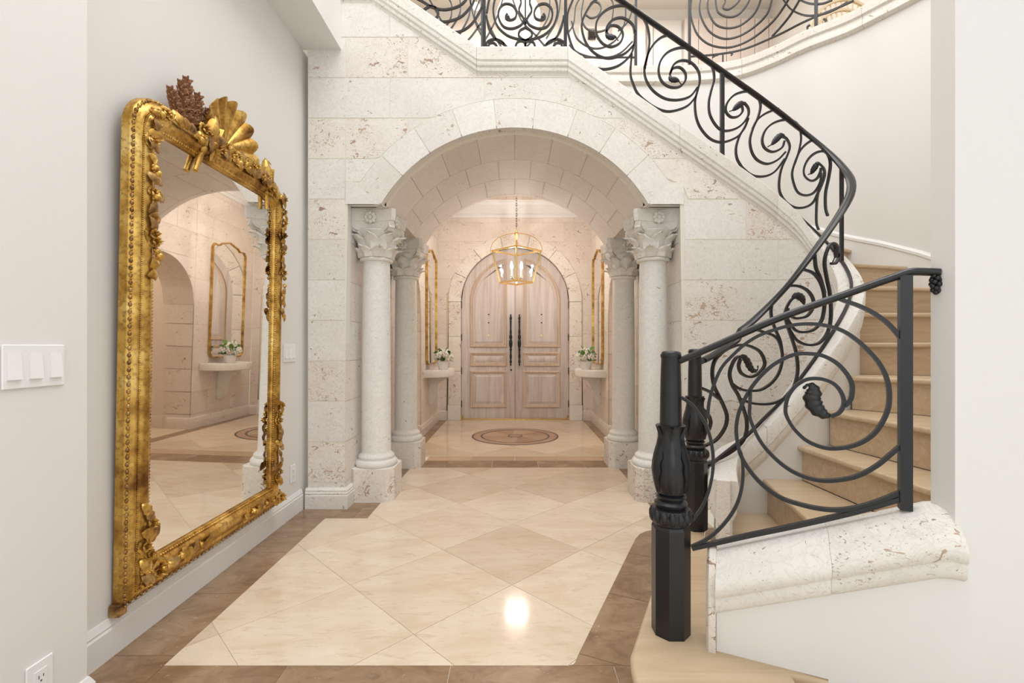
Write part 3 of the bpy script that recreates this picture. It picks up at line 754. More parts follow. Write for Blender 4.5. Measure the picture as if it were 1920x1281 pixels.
# inner curb stones with mouldings on both sides
CP = [(-.055,0),(.062,0),(.068,-.008),(.068,-.088),(.060,-.098),(.060,-.106),(.066,-.112),(.064,-.126),(.054,-.134),(.054,-.142),(.058,-.148),(.056,-.160),(.046,-.168),(.0405,-.186),(-.042,-.186),(-.05,-.17),(-.058,-.15),(-.058,-.12),(-.065,-.11),(-.068,-.02),(-.062,-.004)]
curb = empty('curb_inner', (1.5, 3.2, .3), 'moulded coral stone curb following the inner edge of the staircase above the arch', 'stone curb')
marks = [0, s_of_x(-.97), s_of_x(-.256), s_of_x(.357)]
x = marks[-1]+.75
while x < MP.L-.4: marks.append(x); x += .66
marks.append(MP.L)
for a, b in zip(marks, marks[1:]): obj('curb_stone', sweep_prof(MP, a+(.0008 if a else 0), b-.0008, CP, T, .03), M['stone'], curb, smooth=35)
# stone end post of the inner curb
e0 = MP.pos(MP.L); d0 = MP.tan(MP.L); n0 = MP.nrm(MP.L)
def blk(c, d, n, l0, l1, o0, o1, z0, z1, mb=None):
    mb = mb or MB(); P = [c+d*l+n*o for l, o in ((l0,o0),(l1,o0),(l1,o1),(l0,o1))]
    return mb.add([(p.x, p.y, z0) for p in P]+[(p.x, p.y, z1) for p in P], [(0,3,2,1),(4,5,6,7),(0,1,5,4),(1,2,6,5),(2,3,7,6),(3,0,4,7)])
obj('end_stone', blk(e0, d0, n0, -.02, .015, -.03, .03, RI, .465), M['stone_pitted'], curb)
# near (outer) curb beside the camera
PN, DN = Vector((.50, 1.515, 0)), Vector((.9026, -.4305, 0)); NN = Vector((-DN.y, DN.x, 0))*-1     # NN points to the camera side
oc = empty('curb_outer', (.85, 1.3, RI), 'thick rounded coral stone curb on a white panel beside the newel post', 'stone curb')
class Line:
    def __init__(s, p, d): s.p, s.d = p, d
    def off(s, t, o, z): q = s.p+s.d*t+NN*o; return Vector((q.x, q.y, z))
LN = Line(Vector((.50, 1.515, 0)), DN)
OTz = lambda t: .463+.415*(t-.02)-.040
OCP = [(-.036,0),(.00,0),(.035,-.012),(.05,-.03),(.056,-.045),(.075,-.055),(.088,-.07),(.094,-.088),(.090,-.105),(.078,-.116),(.082,-.124),(.080,-.15),(.066,-.162),(-.036,-.162)]
for a, b in ((.135, .42), (.42, .700)):
    obj('curb_stone', MB().rings([[LN.off(t, o-(.010 if t > .695 else 0), OTz(min(t, .655))+z*(.96 if t > .695 else 1)-(.012 if t > .695 else 0)) for o, z in OCP] for t in frange(a+.0003, b-.0003, .03)]), M['stone'], oc, smooth=50)
EP = [(.062,-.13),(.09,-.02),(.085,.02),(.07,.035),(-.02,.045),(-.1,.04)]
R = []
for t, k in ((.108,.0),(.116,.012),(.135,.014)):
    z1 = OTz(.12)+.002+k
    R.append([LN.off(t, o, z) for o, z in ((-.036,RI),(.050+k*.8,RI),(.056+k*.8,.24),(.058+k*.8,z1-.09),(.030+k*.5,z1-.02),(.0,z1),(-.036,z1))])
obj('end_stone', MB().rings(R), M['stone_pitted'], oc, smooth=40)
obj('side_panel', MB().rings([[LN.off(t, o, z) for o, z in ((.045,RI if t < .42 else 0.0),(-.034,RI if t < .42 else 0.0),(-.034,OTz(t)-.15),(.045,OTz(t)-.15))] for t in (.136,.30,.418,.422,.60,.712)]), M['trim'], oc)
obj('skirting', MB().rings([[LN.off(t, o, z) for o, z in ((.044,0),(.058,0),(.058,.10),(.052,.108),(.055,.115),(.048,.13),(.044,.13))] for t in (.405,.712)]), M['trim'], oc)
# ================================================================ stone columns
def acanthus(cx, cy, a, r0, z0, h, wd, curl):
    """one carved leaf hugging the bell at angle a"""
    R = []; n = 9
    for i in range(n):
        t = i/(n-1); z = z0+h*(t if t < .8 else .8+.2*math.sin((t-.8)/.2*PI*.6)); r = r0+.018*t+curl*max(0, t-.45)**1.5*3.0
        if t > .9: z -= h*.10
        ww = wd*(.75+.45*math.sin(PI*min(t*1.05, 1)))*(1-.65*max(0, t-.75)/.25)*(1+.16*(i % 2))
        row = []
        for j in range(7):
            u = (j-3)/3; rr = r+.014*(1-abs(u))-.010*u*u+(.006 if j % 2 else 0); th = a+u*ww/rr
            row.append((cx+rr*math.cos(th), cy+rr*math.sin(th), z-.012*abs(u)*t))
        back = [(cx+(r-.016)*math.cos(a+(j-3)/3*ww/r), cy+(r-.016)*math.sin(a+(j-3)/3*ww/r), z-.004) for j in range(6, -1, -1)]
        R.append(row+back)
    return MB().rings(R)
def column(cx, cy, label, m_shaft, m_cap, m_pl):
    t = empty('stone_column', (cx, cy, 0), label, 'column', 'carved stone columns of the archway', 'thing')
    s = .158; c = .046
    oc_ = [(s, c-s), (s, s-c), (s-c, s), (c-s, s), (-s, s-c), (-s, c-s), (c-s, -s), (s-c, -s)]
    def blkp(k, z0, z1): return MB().prism([(cx+x*k, cy+y*k) for x, y in oc_], z0, z1)
    bm_ = blkp(1, 0, .232); obj('plinth', bm_, m_pl, t)
    obj('base', MB().lathe([(.12,.2325),(.143,.2335),(.150,.246),(.149,.262),(.138,.276),(.128,.280),(.126,.288),(.130,.296),(.126,.306),(.112,.316),(.104,.332),(.104,.335)], cx, cy, 40), m_shaft, t, smooth=50)
    obj('shaft', MB().lathe([(.1035,.335),(.102,.9),(.099,1.4),(.096,1.705)], cx, cy, 40), m_shaft, t, smooth=50)
    cp = obj('capital', MB().lathe([(.100,1.705),(.113,1.708),(.118,1.718),(.113,1.728),(.100,1.731),(.100,1.74),(.104,1.80),(.118,1.86),(.145,1.90),(.155,1.915),(.15,1.925)], cx, cy, 40), m_cap, t, smooth=45)
    for k in range(8): obj('acanthus_leaf', acanthus(cx, cy, k*PI/4+PI/8, .108, 1.732, .080, .046, .042), m_cap, cp, smooth=60)
    for k in range(8): obj('acanthus_leaf', acanthus(cx, cy, k*PI/4, .118, 1.785, .115, .048, .055), m_cap, cp, smooth=60)
    # abacus with hollow sides and corner horns
    R = []
    for z, k in ((1.915, .86), (1.925, .93), (1.96, 1.0), (1.966, .97), (1.972, .97), (1.976, 1.03), (2.035, 1.08), (2.056, 1.06)):
        ring = []
        for q in range(4):
            for j in range(9):
                u = -1+2*j/8; e = .165*k; x_, y_ = e*(1-.20*(1-u*u)), u*.165*k*.90
                if abs(u) > .99: x_ = e*1.03
                ca, sa = math.cos(q*PI/2), math.sin(q*PI/2); ring.append((cx+x_*ca-y_*sa, cy+x_*sa+y_*ca, z))
        R.append(ring)
    obj('abacus', MB().rings(R), m_cap, t, smooth=35)
    for q in range(4):
        a = q*PI/2-PI/2; d = Vector((math.cos(a), math.sin(a), 0)); u = Vector((-d.y, d.x, 0)); c0 = Vector((cx, cy, 2.0))+d*.152
        m = MB(); m.sphere(c0+d*.004, .017, 10, 6)
        for j in range(8):
            b = 2*PI*j/8; m.sphere(c0+u*.030*math.cos(b)+Vector((0,0,.030*math.sin(b))), .0165, 8, 5, (1,1,1))
        obj('rosette', m, m_cap, cp, smooth=60)
    for q in range(4):
        a = q*PI/2+PI/4; d = Vector((math.cos(a), math.sin(a), 0)); pts = []
        for i in range(20):
            th = i/19*2.2*2*PI*.8; r = .036*(1-i/24); pts.append(Vector((cx, cy, 1.925))+d*(.178+r*math.cos(th))+Vector((0,0,r*math.sin(th)+.01)))
        pts = [Vector((cx, cy, 1.86))+d*.11, Vector((cx, cy, 1.905))+d*.15]+pts
        obj('volute', MB().bar(pts, .009, .022, Vector((-d.y, d.x, 0))), m_cap, cp, smooth=40)
    return t
column(-1.012, 3.465, 'carved stone column at the front on the side by the gold mirror', M['stone_shaft'], M['stone_carved'], M['stone_pitted'])
column(1.012, 3.465, 'carved stone column at the front beside the black newel posts', M['stone_shaft'], M['stone_carved'], M['stone_pitted'])
column(-1.005, 4.375, 'carved stone column standing behind the front one on the mirror side', M['stone_shaft'], M['stone_carved'], M['stone_pitted'])
column(1.005, 4.375, 'carved stone column standing behind the front one on the staircase side', M['stone_shaft'], M['stone_carved'], M['stone_pitted'])
# ================================================================ double door
door = empty('door_1', (DC, 7.03, 0), kind='structure', label='arched double door of pale cerused wood with raised panels')
YD = 7.03
def shape_ring(path2, w, y):            # inward offset of a closed CCW (x,z) outline
    n = len(path2); out = []
    for i in range(n):
        p0, p1, p2 = Vector(path2[i-1]), Vector(path2[i]), Vector(path2[(i+1) % n])
        d0 = (p1-p0).normalized(); d1 = (p2-p1).normalized(); n0 = Vector((-d0.y, d0.x)); n1 = Vector((-d1.y, d1.x)); b = n0+n1; b = b/max(b.dot(n0), .3)
        q = p1+b*w; out.append((q.x, y, q.y))
    return out
def panel(outline, parent, sgn):
    """moulding frame + raised field"""
    R = [shape_ring(outline, w, YD-d) for w, d in ((0,-.002),(0,.012),(.010,.020),(.022,.018),(.028,.006),(.040,.008),(.048,.0),(.052,-.004))]
    R = [list(r) for r in R]
    m = MB().rings(R, True, False); obj('panel_moulding', m, M['door_trim'], parent, smooth=30)
    R = [shape_ring(outline, w, YD-d) for w, d in ((.05,-.006),(.052,-.002),(.085,.010),(.088,.012))]
    obj('panel', MB().rings(R, True, True), M['door_wood'], parent)
for sg in (-1, 1):
    lf = []
    x0, x1 = .0025, DR-.006
    us = frange(x0, x1, .03); top = lambda a: DCZ+math.sqrt(max((DR-.006)**2-a*a, 0))
    R = [[(DC+sg*a, YD, .018), (DC+sg*a, YD+.045, .018), (DC+sg*a, YD+.045, max(top(a), DCZ)), (DC+sg*a, YD, max(top(a), DCZ))] for a in us]
    leaf = obj('door_leaf', MB().rings(R), M['door_wood'], door)
    ra = .667
    up = [(.122, 1.072), (ra, 1.072)]+[(ra*math.cos(t), DCZ+ra*math.sin(t)) for t in frange(0.0, math.acos(.122/ra), .09)]
    mid = [(.122, .791), (ra, .791), (ra, 1.0), (.122, 1.0)]; low = [(.122, .177), (ra, .177), (ra, .7235), (.122, .7235)]
    for pth in (up, mid, low):
        o = [(DC+sg*p[0], p[1]) for p in pth]
        if sg < 0: o = o[::-1]
        panel(o, leaf, sg)
    hx = DC+sg*.064
    prof = [(.002,.80),(.010,.806),(.014,.82),(.008,.835),(.016,.846),(.019,.868),(.010,.885),(.012,.90),(.018,.94),(.012,.98),(.012,1.02),(.020,1.04),(.012,1.055),(.015,1.07),(.024,1.10),(.026,1.14),(.022,1.175),(.013,1.19),(.021,1.205),(.024,1.235),(.013,1.26),(.018,1.30),(.012,1.34),(.013,1.44),(.018,1.455),(.010,1.468),(.018,1.49),(.019,1.51),(.010,1.53),(.013,1.545),(.006,1.56),(.001,1.565)]
    h = obj('door_handle', MB().lathe(prof, hx, YD-.055, 14), M['iron'], leaf, smooth=60)
    for z in (.89, 1.47): obj('handle_mount', MB().bar([(hx, YD-.05, z), (hx, YD+.001, z)], .009, .009, Vector((1,0,0)), sec=8), M['iron'], leaf)
    for z, mt in ((1.56, 'dark'), (1.437, 'dark'), (1.25, 'brass')): obj('viewer_hole', MB().bar([(DC+sg*.392, YD-.016, z), (DC+sg*.392, YD-.008, z)], .011, .011, Vector((1,0,0)), sec=12), M[mt], leaf)
    for z in (.235, .725, 1.22, 1.70):
        obj('hinge', MB().bar([(DC+sg*(DR-.003), YD-.012, z-.05), (DC+sg*(DR-.003), YD-.012, z+.05)], .010, .010, Vector((1,0,0)), sec=8), M['black_metal'], door)
    obj('floor_bolt', MB().lathe([(.014,.001),(.014,.03),(.011,.032),(.011,.045)], DC+sg*(DR-.008), YD-.03, 12).box(DC+sg*(DR-.008)-.022, YD-.045, .045, DC+sg*(DR-.008)+.022, YD-.005, .062), M['brass'], door)
obj('door_gap_blocker', MB().box(DC-.9, YD+.05, 0, DC+.9, YD+.16, 2.6), M['dark'], door)  # unseen dark sheet added to keep outside light out of the leaf gap
lk = at(958.5, 694, YD-.01); obj('keyhole', MB().bar([(lk.x, YD-.012, lk.z), (lk.x, YD-.001, lk.z)], .014, .014, Vector((1,0,0)), sec=14), M['black_metal'], door)
obj('threshold', MB().box(DC-DR, YD-.03, 0, DC+DR, YD+.05, .016, .004), M['brass'], door)
obj('jamb', MB().rings([[(DC+r*math.sin(a), y, DCZ+r*math.cos(a)) for r, y in ((DR-.004, YD-.005), (DR+.03, YD-.005), (DR+.03, YD+.1), (DR-.004, YD+.1))] for a in frange(-PI/2, PI/2, .06)]), M['dark'], door)
# ================================================================ lantern
LX, LY = 0.022, 5.75
ln = empty('lantern', (LX, LY, 3.18), 'polished brass lantern with clear glass and four lit candle bulbs hanging on a chain', 'ceiling lamp')
zt, zb, ht, hb = 2.25, 1.865, .295, .20
top = [Vector((LX+ht*math.cos(a), LY+ht*math.sin(a), zt)) for a in (-PI/2, 0, PI/2, PI)]
bot = [Vector((LX+hb*math.cos(a), LY+hb*math.sin(a), zb)) for a in (-PI/2, 0, PI/2, PI)]
for i in range(4):
    j = (i+1) % 4; out = ((top[i]+top[j])/2-Vector((LX, LY, zt))).normalized()
    obj('top_rail', MB().bar([top[i], top[j]], .009, .009, Vector((0,0,1))), M['brass'], ln)
    obj('bottom_rail', MB().bar([bot[i], bot[j]], .009, .009, Vector((0,0,1))), M['brass'], ln)
    obj('corner_bar', MB().bar([top[i], bot[i]], .010, .010, Vector((0,1,0))), M['brass'], ln)
    p = [top[i]+(top[j]-top[i])*.02, top[j]+(top[i]-top[j])*.02, bot[j]+(bot[i]-bot[j])*.02, bot[i]+(bot[j]-bot[i])*.02]
    obj('glass_pane', MB().add(p+[q-out*.003 for q in p], [(0,1,2,3),(7,6,5,4),(0,4,5,1),(1,5,6,2),(2,6,7,3),(3,7,4,0)]), M['glass'], ln)
for k in range(2):
    d = Vector((1,0,0)) if k == 0 else Vector((0,1,0)); pts = []
    for i in range(25):
        t = PI*i/24; r = .315; z = zt-.02+(.235 if k == 0 else .235)*math.sin(t)**.8; pts.append(Vector((LX, LY, z))+d*r*math.cos(t)*(1.0 if abs(math.cos(t)) < .95 else 1))
    obj('hoop', MB().bar(pts, .003, .011, d.cross(Vector((0,0,1))), sec=4), M['brass'], ln, smooth=60)
obj('hub', MB().lathe([(.002,2.43),(.02,2.44),(.026,2.462),(.018,2.48),(.01,2.49),(.012,2.50),(.004,2.515)], LX, LY, 16), M['brass'], ln, smooth=50)
obj('stem', MB().lathe([(.007,1.92),(.007,2.44)], LX, LY, 8).lathe([(.004,1.87),(.014,1.885),(.022,1.905),(.012,1.925)], LX, LY, 12), M['brass'], ln, smooth=50)
for i in range(4):
    a = i*PI/2+PI/4; c0 = Vector((LX+.085*math.cos(a), LY+.085*math.sin(a), 1.95))
    obj('candle_arm', MB().bar(crom([(LX, LY, 1.91), ((LX+c0.x)/2, (LY+c0.y)/2, 1.895), (c0.x, c0.y, 1.93)], 5), .004, .004, None, sec=6), M['brass'], ln)
    cd = obj('candle', MB().lathe([(.020,1.93),(.022,1.936),(.011,1.94),(.011,2.025),(.004,2.028)], c0.x, c0.y, 12), M['petal'], ln, smooth=50)
    obj('bulb', MB().lathe([(.004,2.03),(.015,2.045),(.017,2.062),(.011,2.085),(.002,2.11)], c0.x, c0.y, 12), M['bulb'], cd, smooth=60)
for i in range(4): point('candle_light', (LX+.085*math.cos(i*PI/2+PI/4), LY+.085*math.sin(i*PI/2+PI/4), 2.135), 6.5, (1,.92,.83), .012)
z = 2.515; k = 0
while z < 3.165:
    pts = [(LX+(.009*math.cos(a) if k % 2 else 0), LY+(0 if k % 2 else .009*math.cos(a)), z+.019+.019*math.sin(a)) for a in frange(0, 2*PI*.98, .6)]
    obj('chain_link', MB().bar(pts, .0025, .0025, Vector((0,1,0)) if k % 2 else Vector((1,0,0)), closed=True), M['black_metal'], ln); z += .031; k += 1
obj('canopy', MB().lathe([(.006,3.14),(.05,3.155),(.06,3.179)], LX, LY, 20), M['brass'], ln, smooth=40)
# ================================================================ wall mirrors, consoles, flower pots
def wall_mirror(sg, label):
    t = empty('wall_mirror', (sg*1.13, 6.35, .86), label, 'mirror', 'tall mirrors facing each other in the vestibule')
    X = sg*1.125; out = -sg
    a0, a1 = 5.99, 6.71; z0, z1 = .86, 2.27
    pts = [(a0+.05, z0), (a1-.05, z0), (a1, z0+.05), (a1, z1), (a1-.035, z1+.045), (a1-.13, z1+.035), (a1-.18, z1+.07), (a1-.25, z1+.085), (6.35, z1+.115), (a0+.25, z1+.085), (a0+.18, z1+.07), (a0+.13, z1+.035), (a0+.035, z1+.045), (a0, z1), (a0, z0+.05)]
    n = len(pts)
    m = MB().add([(X+out*.012, p[0], p[1]) for p in pts]+[(X, p[0], p[1]) for p in pts], [tuple(range(n)), tuple(range(n, 2*n))]+[(i, (i+1) % n, n+(i+1) % n, n+i) for i in range(n)])
    obj('mirror_glass', m, M['mirror'], t)
    obj('frame', MB().bar([(X+out*.014, p[0], p[1]) for p in pts], .0065, .014, Vector((1,0,0)), closed=True), M['gold'], t, smooth=30)
wall_mirror(-1, 'tall gilt framed mirror above the stone shelf left of the doors')
wall_mirror(1, 'tall gilt framed mirror above the stone shelf right of the doors')
def console(sg, label):
    X = sg*1.128; o = -sg; cy, rx, ry = 6.25, .33, .42
    t = empty('console_shelf', (X, cy, .70), label, 'shelf', 'curved stone shelves in the vestibule')
    poly = [(X, cy-ry)]+[(X+o*rx*math.cos(a)**.7, cy+ry*math.sin(a)) for a in frange(-PI/2+.02, PI/2-.02, .12)]+[(X, cy+ry)]
    obj('shelf_top', tread_mesh(poly, .70, .79, .008), M['stone_carved'], t, smooth=40)
    prof = [(0,.699),(.25,.699),(.25,.685),(.235,.665),(.20,.645),(.15,.615),(.115,.57),(.10,.52),(.095,.46),(.085,.40),(.065,.345),(.03,.315),(0,.31)]
    n = len(prof); m = MB()
    m.add([(X+o*p[0], cy-.055, p[1]) for p in prof]+[(X+o*p[0], cy+.055, p[1]) for p in prof], [tuple(range(n)), tuple(range(n, 2*n))]+[(i, (i+1) % n, n+(i+1) % n, n+i) for i in range(n)])
    obj('bracket', m, M['stone_carved'], t)
console(-1, 'pale stone bracket shelf on the vestibule wall left of the doors')
console(1, 'pale stone bracket shelf on the vestibule wall right of the doors')
leafm = MB()
def leaf_mesh(L, W, bend=.25, cup=.2):
    R = []
    for i in range(6):
        t = i/5; wv = W*math.sin(PI*min(t*.92+.06, 1))**.8; z = bend*L*math.sin(t*1.6)*.5
        R.append([(t*L, -wv, z+cup*wv), (t*L, 0, z), (t*L, wv, z+cup*wv), (t*L, 0, z-.0015)])
    return MB().rings(R)
def flower_pot(cx, cy, z, label, seed, mirror_side):
    random.seed(seed); t = empty('flower_pot', (cx, cy, z), label, 'flower pot', 'pots of white flowers on the stone shelves')
    R = []
    for zz, r in ((0,.050),(.004,.054),(.05,.064),(.09,.074),(.105,.082),(.108,.080),(.09,.070)):
        R.append([(cx+r*(1+.05*math.cos(8*a))*math.cos(a), cy+r*(1+.05*math.cos(8*a))*math.sin(a), z+zz) for a in frange(0, 2*PI, 2*PI/40)[:-1]])
    obj('pot', MB().rings(R), M['glasswhite'], t, smooth=50)
    lm = None
    for k in range(11):
        a = k*2.4; r = .105*math.sqrt((k+.5)/11); c0 = Vector((cx+r*math.cos(a), cy+r*math.sin(a), z+.145+.05*random.random()+(.05 if r < .06 else 0)))
        m = MB()
        for q in range(14):
            b = q*2.4; zc = 1-2*(q+.5)/14; rr = math.sqrt(1-zc*zc); m.sphere(c0+Vector((rr*math.cos(b), rr*math.sin(b), zc))*.031, .0165, 6, 4)
        obj('blossom', m, M['petal'], t, smooth=60)
    for k in range(40):
        a = random.uniform(0, 2*PI); r = random.uniform(.05, .125); zz = z+random.uniform(.10, .22)+(.06 if k % 9 == 0 else 0)
        src = None; mt = M['leaf'] if k % 3 else M['leaf_light']
        key = 'leafL' if k % 3 else 'leafD'
        L = random.uniform(.05, .085); m = leaf_mesh(L, L*.36); rot = Matrix.Rotation(a+random.uniform(-.7,.7), 3, 'Z') @ Matrix.Rotation(random.uniform(-1.0, .5), 3, 'Y') @ Matrix.Rotation(random.uniform(-1, 1), 3, 'X')
        m.v = [tuple(rot @ Vector(v)+Vector((cx+r*.6*math.cos(a), cy+r*.6*math.sin(a), zz))) for v in m.v]
        obj('leaf', m, mt, t, smooth=60)
flower_pot(-.925, 6.12, .79, 'white pot of white blossoms and dark leaves on the shelf left of the doors', 3, -1)
flower_pot(.925, 6.12, .79, 'white pot of white blossoms and dark leaves on the shelf right of the doors', 8, 1)
# ================================================================ switches and outlets
def plate(name, wallX, y0, y1, z0, z1, out, label, cat, n, kind):
    t = empty(name, (wallX, (y0+y1)/2, z0), label, cat)
    xs = sorted((wallX+out*.0005, wallX+out*.006)); obj('cover_plate', MB().box(xs[0], y0, z0, xs[1], y1, z1, .002), M['plastic'], t)
    for k in range(n):
        c = y0+(y1-y0)*(k+.5)/n; zc = (z0+z1)/2
        if kind == 'switch':
            m = MB(); w_ = .0155; h_ = .032; X0 = wallX+out*.006
            m.add([(X0, c-w_, zc-h_), (X0, c+w_, zc-h_), (X0, c+w_, zc+h_), (X0, c-w_, zc+h_), (X0+out*.007, c-w_, zc-h_), (X0+out*.007, c+w_, zc-h_), (X0+out*.0015, c+w_, zc+h_), (X0+out*.0015, c-w_, zc+h_)],
                  [(0,3,2,1),(4,5,6,7),(0,1,5,4),(1,2,6,5),(2,3,7,6),(3,0,4,7)])
            obj('switch_surround', MB().box(*[v for v in (min(X0, X0+out*.0008), c-.0175, zc-.034, max(X0, X0+out*.0008), c+.0175, zc+.034)]), M['trim'], t)
            obj('rocker', m, M['plastic'], t)
        else:
            X0 = wallX+out*.006; obj('socket_face', MB().box(min(X0, X0+out*.002), c-.017, zc-.034, max(X0, X0+out*.002), c+.017, zc+.034, .0008), M['plastic'], t)
            for zz in (zc+.016, zc-.018):
                for dy, hh in ((-.006, .0045), (.006, .0035)):
                    X1 = X0+out*.0021; obj('slot', MB().box(min(X1, X1+out*.0004), c+dy-.001, zz-hh, max(X1, X1+out*.0004), c+dy+.001, zz+hh), M['dark'], t)
                X1 = X0+out*.0021; obj('slot', MB().box(min(X1, X1+out*.0004), c-.002, zz-.013, max(X1, X1+out*.0004), c+.002, zz-.009), M['dark'], t)
plate('light_switch', -1.243, 1.1425, 1.3017, .992, 1.102, 1, 'white triple light switch on the near white wall', 'light switch', 3, 'switch')
plate('wall_outlet', -1.243, 1.199, 1.269, .165, .278, 1, 'white double socket low on the near white wall', 'wall socket', 1, 'outlet')
plate('light_switch', XW, 2.93, 3.09, .995, 1.108, 1, 'white triple light switch on the white wall beside the stone pilaster', 'light switch', 3, 'switch')
plate('wall_outlet', XW, 3.02, 3.09, .215, .33, 1, 'white socket low on the white wall beside the stone pilaster', 'wall socket', 1, 'outlet')
plate('wall_outlet', 1.13, 6.50, 6.57, .17, .28, -1, 'white socket low under the stone shelf right of the doors', 'wall socket', 1, 'outlet')
# ================================================================ large gilded mirror
GX0, GX1 = -1.415, -1.365                # back and front plane of the frame (at the bottom)
tilt = lambda z: (z-.16)*.018            # it leans a little towards the room
gm = empty('gilded_mirror', (-1.39, 2.225, .16), 'tall ornate gilded mirror with carved flowers and shell crest on the white wall', 'mirror')
YA, YB, ZA, ZB = 1.68, 2.77, .165, 2.035
def rrect(inset, r_top, r_bot, n=8):
    iy, iz = inset*.78, inset*1.06; a, b, c, d = YA+iy, YB-iy, ZA+iz, ZB-iz; P = []
    rb_ = max(r_bot-inset, .004); rt_ = max(r_top-inset*.7, .03)
    for (cy, cz, r, s0) in ((b-rb_, c+rb_, rb_, -PI/2), (b-rt_, d-rt_, rt_, 0), (a+rt_, d-rt_, rt_, PI/2), (a+rb_, c+rb_, rb_, PI)):
        for i in range(n+1): t = s0+PI/2*i/n; P.append((cy+r*math.cos(t), cz+r*math.sin(t)))
    return P
def gx(x, z): return x+tilt(z)
FW = .125
prof = [(0,-1.428),(0,-1.404),(.004,-1.398),(.016,-1.388),(.020,-1.382),(.026,-1.376),(.036,-1.373),(.042,-1.376),(.046,-1.372),(.060,-1.362),(.078,-1.359),(.094,-1.364),(.104,-1.376),(.108,-1.378),(.120,-1.380),(.125,-1.384),(.127,-1.400)]
rings = [rrect(w, .14, .012) for w, _ in prof]
R = [[(gx(prof[j][1], rings[j][i][1]), rings[j][i][0], rings[j][i][1]) for j in range(len(prof))] for i in range(len(rings[0]))]
# dense straight runs so that the profile stays clean
obj('frame', MB().rings(R, True, False, True), M['gold'], gm, smooth=40)
inn = rrect(.127, .14, .012); n = len(inn)
m = MB().add([(gx(-1.393, p[1]), p[0], p[1]) for p in inn]+[(gx(-1.400, p[1]), p[0], p[1]) for p in inn], [tuple(range(n)), tuple(range(n, 2*n))]+[(i, (i+1) % n, n+(i+1) % n, n+i) for i in range(n)])
obj('mirror_glass', m, M['mirror'], gm)
out = rrect(.004, .14, .012); m = MB().add([(gx(-1.419, p[1]), p[0], p[1]) for p in out]+[(gx(-1.431, p[1]), p[0], p[1]) for p in out], [tuple(range(n)), tuple(range(n, 2*n))]+[(i, (i+1) % n, n+(i+1) % n, n+i) for i in range(n)])
obj('backboard', m, M['gold_dark'], gm)
def along(inset, step, r_top=.14, r_bot=.012):
    P = [Vector((0, p[0], p[1])) for p in rrect(inset, r_top, r_bot)]; P.append(P[0].copy()); out = []; L = 0; nxt = 0
    for a, b in zip(P, P[1:]):
        d = (b-a).length
        while d > 1e-9 and nxt <= L+d: out.append((a+(b-a)*((nxt-L)/d), (b-a).normalized())); nxt += step
        L += d
    return out
for nm, ins, step, r, x, mt in (('bead_row', .114, .0125, .0055, -1.377, 'gold'), ('egg_moulding', .010, .026, .0072, -1.392, 'gold_dark'), ('rope_moulding', .042, .008, .0035, -1.373, 'gold')):
    m = MB()
    for p, d in along(ins, step):
        z = (1.55, 1, 1) if nm == 'x' else (1, 1, 1); m.sphere((gx(x, p.z), p.y, p.z), r, 6, 4, (1, 1, 1.25 if nm == 'egg_moulding' else 1))
    o = obj(nm, m, M[mt], gm, smooth=60, kind='stuff')
m = MB()
for p, d in along(.010, .026):
    q = p+d*.013; m.sphere((gx(-1.390, q.z), q.y, q.z), .0042, 6, 4, (1, 1, 1))
obj('egg_moulding_pearls', m, M['gold'], gm, smooth=60, kind='stuff')
for y, z in ((YA-.004, ZA-.018),): obj('foot', MB().box(-1.434, y-.008, z-.01, -1.395, y+.03, z+.035, .004), M['gold_dark'], gm)
# carved flowers, buds and leaves on the frame
def rose_mesh(r):
    m = MB()
    for ring, (k, rr, zz, tilt_) in enumerate(((6, 1.0, .0, .35), (5, .68, .30, .7), (4, .38, .55, 1.1))):
        for j in range(k):
            a = 2*PI*j/k+ring*.5; R = []
            for i in range(4):
                t = i/3; rad = r*rr*(.35+.65*t); h = r*(zz+.55*t*tilt_-.22*t*t); wv = r*rr*.62*math.sin(PI*(.25+.6*t))
                c = Vector((h, rad*math.cos(a), rad*math.sin(a))); u = Vector((0, -math.sin(a), math.cos(a)))
                R.append([c-u*wv+Vector((-.12*r,0,0)), c+Vector((.10*r,0,0)), c+u*wv+Vector((-.12*r,0,0)), c-Vector((.12*r,0,0))])
            m.rings(R)
    m.sphere((r*.62, 0, 0), r*.26, 8, 5); return m
def bud_mesh(r):
    m = MB(); m.sphere((r*.5, 0, 0), r*.8, 9, 6, (1,1,1.15))
    for j in range(5):
        a = 2*PI*j/5; m.sphere((r*.25, r*.75*math.cos(a), r*.75*math.sin(a)), r*.34, 6, 4)
    return m
def oleaf_mesh(L):
    R = []
    for i in range(7):
        t = i/6; wv = L*.30*math.sin(PI*(t*.9+.07))*(1+.22*(i % 2)); h = L*.22*math.sin(t*2.4)
        R.append([(h-.1*wv, -wv, t*L-L/2), (h+.25*wv, 0, t*L-L/2), (h-.1*wv, wv, t*L-L/2), (h-.10*L*.3, 0, t*L-L/2)])
    return MB().rings(R)
random.seed(11)
protos = {}
def orn(kind, name, size, pos, roll, mat, parent=gm):
    key = (kind, mat)
    if key not in protos:
        m = {'rose': rose_mesh, 'bud': bud_mesh, 'leaf': oleaf_mesh}[kind](1.0)
        o = obj(name, m, M[mat], parent, smooth=60); c = Vector(WORLD[o.name]); protos[key] = (o, c)
        # mesh origin was recentred; keep track of that shift
        o.rotation_euler = (roll, 0, 0); o.scale = (size,)*3
        off = Matrix.Rotation(roll, 3, 'X') @ (c*size); o.location = Vector(pos)+off-WORLD[parent.name]; return o
    src, c = protos[key]; off = Matrix.Rotation(roll, 3, 'X') @ (c*size)
    return inst(src, name, Vector(pos)+off, (roll, 0, 0), size, parent)
def on_frame(y, z, x=-1.39): return (gx(x, z), y, z)
